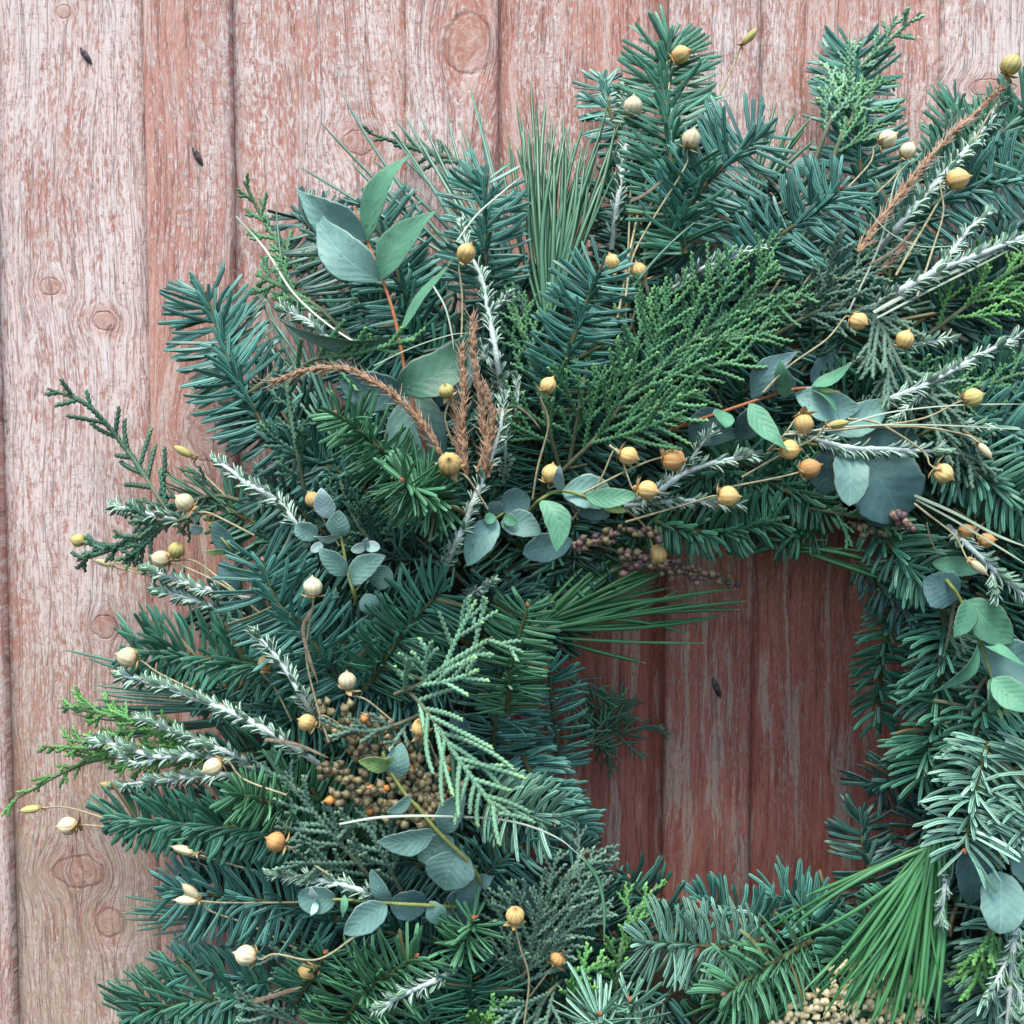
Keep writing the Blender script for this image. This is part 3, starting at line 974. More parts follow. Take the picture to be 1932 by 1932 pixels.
def seed_head(label, stalks, layer, cols, n, r=8.5, spread=16, lift=0.0, gap=None):
    """a panicle: thin stalks hung with husked seeds, every seed a part"""
    C0, f = ctrl(stalks[0], layer, lift)
    o = thing('seed_head', label, 'seed head', C0[0])
    mb = MB()
    meshes = []
    for c in cols:
        b = MB()
        ks = np.linspace(0, 1, 7)
        P = np.array([0, 0, 1.0]) * (ks * 2.4 - 1.2)[:, None] / S
        b.tubes(P, np.array([.2, .74, 1, .92, .62, .28, .03])[None] / S, FRONT, 8, 0.85)
        meshes.append(mesh_only(b, 'seed', M[c]))
    tot = sum(plen(ctrl(s, layer)[0]) for s in stalks)
    for s in stalks:
        C, f = ctrl(s, layer, lift)
        P = spline(C, 40)
        T = nrm(np.gradient(P, axis=0))
        mb.tubes(spline(C, 20), np.linspace(2.2, 1.0, 20)[None] * f, FRONT, 5)
        m = max(2, int(n * plen(P) / tot))
        for i in range(m):
            t = 0.12 + 0.88 * (i + rng.random()) / m
            k = min(38, int(t * 39))
            sv = nrm(np.cross(T[k], FRONT))
            off = sv * rng.normal(0, spread * 0.55) + FRONT * abs(rng.normal(0, spread * 0.5))
            p = P[k] + off * f
            base = P[max(0, k - 3)]
            mb.tubes(np.array([base, (base + p) / 2 + T[k] * 2, p]), np.array([[1.0, .8, .6]]) * f, FRONT, 4)
            d = nrm(T[k] + 0.5 * nrm(off) + rng.normal(0, 0.35, 3))
            sd = obj('seed', meshes[int(rng.integers(len(meshes)))], o)
            sc = r * f * S * rng.uniform(0.8, 1.15)
            sd.matrix_local = Matrix.Translation(Vector((p - C0[0]) * S)) @ Vector(d).to_track_quat('Z', 'Y').to_matrix().to_4x4() @ Matrix.Rotation(rng.random() * 6, 4, 'Z') @ Matrix.Scale(sc, 4)
    mb.build('stalk', M['drybrown'], o, C0[0])
    return o

def blade(label, pts, layer, wd=4.0, col='blade', lift=0.0, group=None, cat='grass strand', name='grass_strand'):
    C, f = ctrl([(p[0], p[1], depth(p[0], p[1], layer) + 24) for p in pts], layer, lift)
    P = spline(C, 40)
    mb = MB()
    mb.tubes(P, np.interp(np.linspace(0, 1, 40), [0, .1, .8, 1], [.8, 1, .8, .15])[None] * wd / 2 * f, nrm(FRONT + np.array([.2, 0, .5])), 8, 0.4, 0.2)
    o = mb.build(name, M[col], None, C[0])
    return tag(o, label, cat, group)

# ---------------------------------------------------------------- the moss ring that carries the greenery
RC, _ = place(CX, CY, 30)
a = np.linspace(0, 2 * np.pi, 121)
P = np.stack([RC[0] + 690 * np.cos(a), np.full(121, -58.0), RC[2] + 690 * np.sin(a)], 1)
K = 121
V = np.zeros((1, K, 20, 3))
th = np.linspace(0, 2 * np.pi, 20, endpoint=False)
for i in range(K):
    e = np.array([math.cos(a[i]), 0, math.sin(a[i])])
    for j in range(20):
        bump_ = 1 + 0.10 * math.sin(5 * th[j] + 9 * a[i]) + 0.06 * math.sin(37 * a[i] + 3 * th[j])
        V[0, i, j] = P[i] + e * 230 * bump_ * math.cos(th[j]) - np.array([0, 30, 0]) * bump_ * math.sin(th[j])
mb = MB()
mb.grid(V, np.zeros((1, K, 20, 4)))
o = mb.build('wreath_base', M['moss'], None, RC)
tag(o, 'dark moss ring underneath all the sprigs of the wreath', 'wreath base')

# ---------------------------------------------------------------- deep filling of the ring (alike sprigs share label and group)
MARKS = [(1265,200,'the tall top fir'),(1195,200,'the pale top pod'),(1600,180,'the pale top cypress'),(1690,270,'the two top right pods'),(1780,280,'the long slanting plume'),
 (1808,338,'the plump straw pod'),(1900,130,'the corner olive pod'),(1050,300,'the upright pine tuft'),(900,400,'the big eucalyptus leaves'),(680,420,'the pointed eucalyptus leaves'),
 (760,640,'the reddish eucalyptus stem'),(880,477,'the pod on the long silver sprig'),(930,620,'the long silver sprig'),(400,640,'the lone left fir'),(250,840,'the far left cypress'),
 (348,948,'the left straw pod'),(318,1046,'the left twin pods'),(450,900,'the woolly silver tip'),(690,840,'the green bottlebrush fir'),(870,780,'the brown plumes'),(590,700,'the arched plume'),
 (848,875,'the large forward pod'),(640,1040,'the small pale eucalyptus leaves'),(590,1107,'the upright golden pod'),(400,1230,'the comb-like left fir'),(240,1240,'the pod on the comb-like fir'),
 (655,1284,'the upright pale pod'),(700,1440,'the tan seed head'),(840,1400,'the mint cypress'),(401,1447,'the round straw pod'),(150,1440,'the yellow-green left tips'),(300,1550,'the long dark green fir'),
 (128,1558,'the lower left outlying pod'),(520,1588,'the lower left orange pod'),(355,1690,'the two crossed flax buds'),(460,1803,'the cream lower pod'),(300,1890,'the bottom left corner fir'),
 (600,1695,'the level round leaves'),(840,1600,'the oval blue leaves'),(972,1727,'the pod on the bent stalk'),(1054,1806,'the amber hollow pod'),(780,1866,'the bottom silver sprig'),(900,1900,'the upright bottom needles'),
 (1134,1930,'the pale bottom rosette'),(1200,1760,'the bright rim cypress'),(1300,1780,'the level bottom fir'),(1550,1900,'the cream seed head'),(1680,1760,'the big hanging pine tuft'),(1830,1500,'the frosted fir'),
 (1885,1700,'the round bottom right leaf'),(1900,1850,'the corner silver sprig'),(1850,1200,'the hanging green leaves'),(1845,1070,'the drooping flax bud'),(1780,893,'the sharp-beaked pod'),(1650,900,'the big slate leaves'),
 (1700,700,'the arching grey cypress'),(1835,750,'the ragged olive pod'),(1840,540,'the thickest silver stem'),(1560,740,'the red-stemmed eucalyptus'),(1505,845,'the three stacked pods'),(1374,937,'the level silver sprig'),
 (1272,867,'the plump orange pod'),(1230,720,'the large green cypress'),(1100,590,'the frosted middle fir'),(1035,727,'the pod on the middle stem'),(950,900,'the thick silver sprig'),(970,1000,'the dark eucalyptus above the opening'),
 (1200,1130,'the pine tuft over the opening'),(1300,1080,'the purple seed spike'),(1242,1044,'the yellow shaded pod'),(1050,1330,'the bare brown twig'),(1180,1370,'the fluffy shaded cypress'),(1010,1530,'the left rim frosted fir'),
 (1430,1700,'the middle lower rim'),(1650,1600,'the lower right rim'),(1640,1250,'the drooping right tip'),(1700,1080,'the upper right hanging needles'),(1450,1000,'the curled needles over the opening'),(1760,1350,'the right rim fir')]
USED = set()
def mark(x, y):
    """the nearest landmark and side not yet taken"""
    best = None
    for (mx, my, ph) in MARKS:
        dx, dy = x - mx, y - my
        d = math.hypot(dx, dy)
        side = ('right of' if dx > 0 else 'left of') if abs(dx) > abs(dy) else ('below' if dy > 0 else 'above')
        if (ph, side) not in USED and (best is None or d < best[0]):
            best = (d, ph, side)
    USED.add(best[1:])
    return f'{best[2]} {best[1]}'

def filler():
    k = 0
    for (ra, rb, n, mode) in ((900, 1085, 30, 'o'), (760, 1000, 30, 'o'), (600, 860, 30, 't'), (470, 400, 26, 'i'), (560, 700, 26, 't')):
        for i in range(n):
            a = 2 * math.pi * (i + rng.random() * 0.7) / n
            if mode == 'o':
                r0, r1, da = ra - 260 + rng.uniform(-30, 30), rb + rng.uniform(-50, 20), rng.normal(0, 0.12)
            elif mode == 'i':
                r0, r1, da = ra + 90, rb + rng.uniform(-35, 15), rng.choice([-1, 1]) * rng.uniform(0.22, 0.5)
            else:
                r0, r1, da = ra, rb, rng.choice([-1, 1]) * rng.uniform(0.1, 0.32)
            p0 = (CX + r0 * math.cos(a), CY + r0 * math.sin(a))
            p1 = (CX + r1 * math.cos(a + da), CY + r1 * math.sin(a + da))
            if min(p0[0], p1[0]) > 2080 or min(p0[1], p1[1]) > 2080:
                continue
            pm = ((p0[0] + p1[0]) / 2 + rng.normal(0, 12), (p0[1] + p1[1]) / 2 + rng.normal(0, 12))
            q = (0.4 * p0[0] + 0.6 * p1[0], 0.4 * p0[1] + 0.6 * p1[1])
            seen = -40 < q[0] < 1972 and -40 < q[1] < 1972
            wh = mark(*q) if seen else 'just past the edge of the picture'
            cyp = (k % 4 == 3) and mode != 'i'
            k += 1
            lay = 0.2 + 0.7 * rng.random() + (0.3 if mode == 't' else 0)
            if cyp:
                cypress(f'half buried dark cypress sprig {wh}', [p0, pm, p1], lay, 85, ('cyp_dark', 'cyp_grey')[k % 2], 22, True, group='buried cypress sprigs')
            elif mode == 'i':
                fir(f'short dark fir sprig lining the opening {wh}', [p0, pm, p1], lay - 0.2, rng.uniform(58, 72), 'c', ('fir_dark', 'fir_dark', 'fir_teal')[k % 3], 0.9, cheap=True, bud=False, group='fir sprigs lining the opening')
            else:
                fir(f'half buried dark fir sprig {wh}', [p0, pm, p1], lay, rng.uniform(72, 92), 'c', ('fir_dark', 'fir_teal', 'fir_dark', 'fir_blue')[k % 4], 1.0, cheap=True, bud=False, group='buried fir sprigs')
filler()

# ---------------------------------------------------------------- fir sprigs one can pick out
F = [
 ('tall fir sprig at the top of the wreath, golden pod at its tip', [(1292,480),(1268,320),(1255,190),(1262,78)], 3, 98, 'c', 'fir_teal', 1.15, 0),
 ('small fir tip left of the tall top fir sprig, behind a pale pod', [(1235,350),(1180,260),(1152,215),(1140,150)], 1, 62, 'c', 'fir_blue', .9, 0),
 ('fir sprig reaching up right to a red bud beside the tall top fir', [(1265,440),(1330,350),(1385,298),(1432,258)], 3, 100, 'c', 'fir_blue', 1.15, 20),
 ('broad blue fir sprig with a red bud below two pale pods at upper right', [(1400,545),(1462,455),(1530,405),(1583,358)], 3, 92, 'c', 'fir_blue', 1.2, 20),
 ('upright fir sprig behind the pale cypress spray at the top right', [(1632,400),(1622,300),(1614,200),(1615,92)], 1, 88, 'c', 'fir_blue', 1.1, 0),
 ('fir sprig at the right edge pointing up and right past the brown plume', [(1780,330),(1850,280),(1905,240),(1975,175)], 1.5, 88, 'c', 'fir_teal', 1.1, 0),
 ('small fir tip between the pale spray and the brown plume', [(1765,350),(1785,285),(1795,235),(1806,195)], 1, 62, 'c', 'fir_teal', .9, 0),
 ('blue fir sprig spreading right behind the long brown plume', [(1640,470),(1735,400),(1830,360),(1950,330)], 1.2, 92, 'c', 'fir_blue', 1.1, 0),
 ('fir sprig standing between the big eucalyptus leaves and the upright pine tuft', [(915,560),(916,480),(914,410),(918,338)], 3, 84, 'c', 'fir_blue', 1.15, 20),
 ('fir sprig behind the pointed eucalyptus leaves at upper left', [(800,640),(752,520),(722,445),(694,384)], 1.5, 92, 'c', 'fir_blue', 1.1, 0),
 ('dark fir sprig left of the big eucalyptus leaves', [(780,680),(700,575),(630,480),(566,408)], 1, 88, 'c', 'fir_dark', 1.1, 0),
 ('blue fir sprig standing alone against the boards at the left shoulder of the wreath', [(505,815),(448,715),(414,630),(388,556)], 2, 102, 'c', 'fir_blue', 1.1, 10),
 ('dark blue fir sprig below the lone left one, needles pressed against the boards', [(640,900),(560,850),(505,805),(462,765)], 1, 84, 'c', 'fir_dark', 1.1, 0),
 ('bright green bottlebrush fir sprig facing forward left of the brown plumes', [(770,900),(720,852),(680,815),(638,782)], 3.6, 78, 'r', 'fir_green', 1.35, 50),
 ('bright green fir rosette seen end on, left of the golden pod', [(830,950),(800,935),(780,922),(762,908)], 4, 84, 'r', 'fir_green', 2.2, 80),
 ('dark blue fir sprig under the green bottlebrush fir', [(780,1010),(680,920),(600,870),(520,850)], 1, 84, 'c', 'fir_blue', 1.1, 0),
 ('long fir sprig with combed needles behind the upright golden pod on the left', [(660,1310),(585,1205),(520,1130),(497,1062)], 2.4, 105, 'c', 'fir_blue', 1.25, 20),
 ('fir sprig with a bud pointing up right above the mint cypress spray', [(690,1300),(745,1218),(790,1160),(834,1114)], 2.4, 88, 'c', 'fir_teal', 1.25, 20),
 ('long comb-like fir sprig pointing left, a pod resting on its tip', [(640,1310),(520,1262),(380,1240),(246,1228)], 2.2, 92, 'd', 'fir_teal', 1.25, 0),
 ('long dark green fir sprig pointing left near the lower left, bushy to its tip', [(620,1600),(480,1565),(340,1555),(214,1546)], 2.4, 86, 'd', 'fir_teal', 1.4, 10),
 ('small fir rosette with a brown bud under the straw pod at lower left', [(560,1530),(500,1512),(470,1503),(447,1499)], 3, 66, 'r', 'fir_green', 1.6, 30),
 ('fir sprig pointing left with upright needles between two flax stems', [(650,1740),(540,1708),(430,1692),(330,1682)], 2, 88, 'c', 'fir_blue', 1.2, 0),
 ('fir sprig at the lower left corner of the wreath against the boards', [(520,1880),(420,1885),(330,1895),(244,1915)], 1.8, 96, 'c', 'fir_teal', 1.1, 0),
 ('bluish fir needles fanned low at the lower left, above the corner sprig', [(600,1850),(500,1850),(400,1840),(330,1838)], 1.2, 80, 'c', 'fir_blue', 1.0, 0),
 ('small fir tip above a half hidden pod near the bottom left', [(555,1900),(580,1860),(598,1832),(612,1800)], 2.6, 66, 'c', 'fir_teal', 1.1, 20),
 ('fir sprig with a red bud at the bottom, below the round eucalyptus leaves', [(625,1960),(690,1872),(735,1838),(782,1806)], 3, 92, 'c', 'fir_green', 1.2, 20),
 ('pale upright fir needles at the bottom beside the white silver sprig', [(905,2010),(898,1940),(892,1890),(886,1838)], 2.6, 96, 'c', 'fir_teal', 1.3, 20),
 ('pale blue fir rosette at the bottom edge below the yellow-tipped cypress', [(1145,2010),(1138,1968),(1134,1942),(1132,1915)], 3.4, 100, 'r', 'fir_pale', 1.3, 60),
 ('small pale fir tip right of the bottom fir rosette', [(1215,1990),(1200,1950),(1195,1920),(1190,1890)], 3, 70, 'r', 'fir_pale', 1.1, 40),
 ('fir sprig lying level below the opening, a bud at its left end', [(1440,1772),(1370,1786),(1290,1782),(1214,1780)], 3, 88, 'c', 'fir_pale', 1.3, 20),
 ('green fir sprig with a bud pointing down left, right of the level one', [(1530,1775),(1480,1805),(1425,1840),(1370,1872)], 3.2, 84, 'c', 'fir_green', 1.3, 20),
 ('dark blue fir needles standing up from the lower rim of the opening', [(1290,1800),(1245,1730),(1210,1690),(1188,1658)], 1, 78, 'c', 'fir_dark', 1.1, 0),
 ('dark fir sprig along the lower rim of the opening, middle', [(1480,1750),(1420,1730),(1370,1712),(1322,1702)], 1.1, 66, 'c', 'fir_blue', 1.1, 0),
 ('bluish fir needles at the lower right rim of the opening', [(1580,1800),(1540,1740),(1500,1705),(1462,1690)], 1.4, 74, 'c', 'fir_blue', 1.1, 0),
 ('dark fir sprig at the lower right rim under the big pine tuft', [(1660,1700),(1640,1640),(1628,1590),(1626,1540)], 1.2, 70, 'c', 'fir_dark', 1.1, 0),
 ('drooping fir tip hanging in the right side of the opening', [(1700,1110),(1672,1200),(1660,1290),(1656,1365)], 1, 62, 'c', 'fir_teal', .9, 0),
 ('fir sprig above the right side of the opening with long hanging needles', [(1640,985),(1680,1030),(1715,1070),(1752,1098)], 2.4, 92, 'd', 'fir_teal', 1.1, 0),
 ('darker fir sprig under the hanging one at the upper right of the opening', [(1620,1060),(1660,1105),(1700,1145),(1730,1190)], 1.6, 70, 'd', 'fir_dark', 1.1, 0),
 ('fir sprig left of the long thin eucalyptus leaf, needles combed left', [(1780,1150),(1782,1220),(1778,1270),(1760,1330)], 2, 90, 'c', 'fir_teal', 1.1, 0),
 ('fir sprig pointing down at the right rim of the opening', [(1790,1300),(1770,1360),(1752,1410),(1740,1470)], 2, 88, 'c', 'fir_teal', 1.2, 0),
 ('dark fir sprig behind the right rim, pointing into the opening', [(1800,1420),(1740,1445),(1690,1470),(1640,1480)], 1, 70, 'c', 'fir_dark', 1.1, 0),
 ('bright frosted fir sprig hanging down with a pink bud at lower right', [(1865,1400),(1842,1475),(1830,1540),(1822,1600)], 3.6, 98, 'c', 'fir_pale', 1.35, 30),
 ('frosted fir sprig at the right edge beside the hanging one', [(1965,1400),(1950,1460),(1940,1520),(1935,1580)], 3.2, 92, 'c', 'fir_pale', 1.2, 20),
 ('fir sprig above the frosted one, right of the opening', [(1880,1300),(1850,1350),(1838,1400),(1830,1450)], 2.2, 84, 'c', 'fir_teal', 1.1, 0),
 ('fir sprig with pale needles combed left at the bottom right corner', [(1900,1700),(1885,1790),(1875,1870),(1865,1960)], 2, 92, 'c', 'fir_pale', 1.2, 0),
 ('fir sprig arching at the right edge with long combed drooping needles', [(1770,850),(1840,892),(1890,925),(1970,965)], 2.6, 104, 'd', 'fir_teal', 1.3, 0),
 ('fir sprig at the right edge above the arching one', [(1740,800),(1830,800),(1900,815),(1980,850)], 2, 96, 'd', 'fir_blue', 1.1, 0),
 ('dark fir sprig behind the bright cypress at the right edge', [(1720,620),(1800,560),(1870,530),(1960,500)], 1.4, 96, 'c', 'fir_dark', 1.2, 0),
 ('fir sprig along the top of the opening with curled hanging needles and a red bud', [(1235,985),(1320,1003),(1400,998),(1464,980)], 2.6, 74, 'd', 'fir_teal', 1.3, 0),
 ('small fir tip at the top right of the opening curling down', [(1560,1000),(1520,1008),(1490,1012),(1470,1030)], 2, 62, 'd', 'fir_teal', 1.1, 0),
 ('fir sprig with frosted needles in the middle, a red bud under two golden pods', [(1040,780),(1075,660),(1105,575),(1133,508)], 3, 84, 'c', 'fir_blue', 1.15, 20),
 ('fir sprig glimpsed behind the big green cypress spray', [(1060,880),(1140,810),(1200,740),(1250,680)], 1.2, 96, 'c', 'fir_blue', 1.2, 0),
 ('fir sprig under the small golden pods right of centre', [(1560,880),(1480,890),(1400,880),(1310,905)], 1.4, 90, 'd', 'fir_teal', 1.2, 0),
 ('fir sprig right of the oval eucalyptus leaves, needles hanging', [(1330,880),(1420,905),(1500,925),(1560,960)], 1.6, 88, 'd', 'fir_teal', 1.2, 0),
 ('upright fir sprig left of the pine tuft that crosses the opening', [(958,1345),(962,1270),(978,1205),(996,1146)], 2.8, 72, 'c', 'fir_green', 1.2, 20),
 ('fir sprig with a bare brown twig on the left rim of the opening', [(1052,1450),(1050,1380),(1040,1310),(1035,1262)], 1.6, 68, 'c', 'fir_blue', 1.0, 0),
 ('fir sprig on the left rim of the opening with needles combed right', [(985,1420),(1010,1480),(1040,1530),(1080,1570)], 2, 78, 'c', 'fir_blue', 1.3, 0),
 ('frosted fir sprig with a brown twig low on the left rim', [(920,1500),(965,1528),(1005,1537),(1050,1545)], 2.4, 84, 'c', 'fir_pale', 1.3, 0),
 ('upright fir sprig behind the mint cypress spray', [(930,1420),(935,1350),(940,1280),(948,1215)], 1.6, 84, 'c', 'fir_blue', 1.25, 0),
 ('fir tip below the small rounded eucalyptus leaves in the middle', [(900,1230),(915,1180),(928,1150),(925,1110)], 1.8, 70, 'c', 'fir_dark', 1.1, 0),
 ('fir sprig under the tan seed head, needles combed down', [(760,1640),(660,1560),(590,1500),(530,1470)], 1.2, 84, 'c', 'fir_green', 1.1, 0),
 ('fir rosette right of the lower rounded eucalyptus leaves', [(860,1800),(880,1770),(888,1752),(893,1735)], 2.8, 72, 'r', 'fir_green', 1.1, 30),
 ('dark fir sprig right of the big green cypress, under grey cypress', [(1560,560),(1480,540),(1400,560),(1330,560)], 1.2, 88, 'c', 'fir_dark', 1.2, 0),
 ('blue fir sprig between the pod cluster and the grey cypress at upper right', [(1600,640),(1560,560),(1520,500),(1490,450)], 1.0, 92, 'c', 'fir_blue', 1.2, 0),
 ('dark fir sprig behind the silver sprig left of centre', [(905,800),(960,720),(990,650),(1010,590)], 1.0, 84, 'c', 'fir_dark', 1.2, 0),
 ('dark fir sprig beneath the bottlebrush fir, pointing at the silver tip', [(700,1040),(620,1010),(560,960),(500,930)], 1.2, 78, 'c', 'fir_dark', 1.1, 0),
 ('dark fir sprig behind the yellow-tipped cypress at the bottom', [(1020,1960),(1060,1890),(1090,1840),(1120,1790)], 1.2, 80, 'c', 'fir_dark', 1.1, 0),
 ('green fir sprig at the bottom edge left of the cream seed head', [(1480,1990),(1440,1930),(1400,1900),(1350,1885)], 2, 88, 'c', 'fir_green', 1.1, 0),
 ('fir tip poking into the big pine tuft at lower right', [(1690,1690),(1640,1740),(1590,1790),(1545,1850)], 2.2, 56, 'c', 'fir_teal', 1.1, 0),
 ('dark fir sprig in the shadow behind the oval blue eucalyptus leaves', [(960,1720),(870,1670),(790,1630),(730,1612)], 1.4, 84, 'c', 'fir_dark', 1.2, 0),
 ('fir sprig right of the oval blue eucalyptus leaves under the white grass arc', [(880,1680),(930,1640),(975,1600),(1010,1560)], 1.8, 80, 'c', 'fir_blue', 1.2, 0),
 ('dark fir sprig beneath the level round eucalyptus leaves', [(900,1790),(820,1780),(740,1760),(660,1745)], 1.4, 84, 'c', 'fir_dark', 1.2, 0),
]
for (lab, pts, lay, L, st, col, dens, lift) in F:
    fir(lab, pts, lay, L, st, col, dens, lift, bud=True)

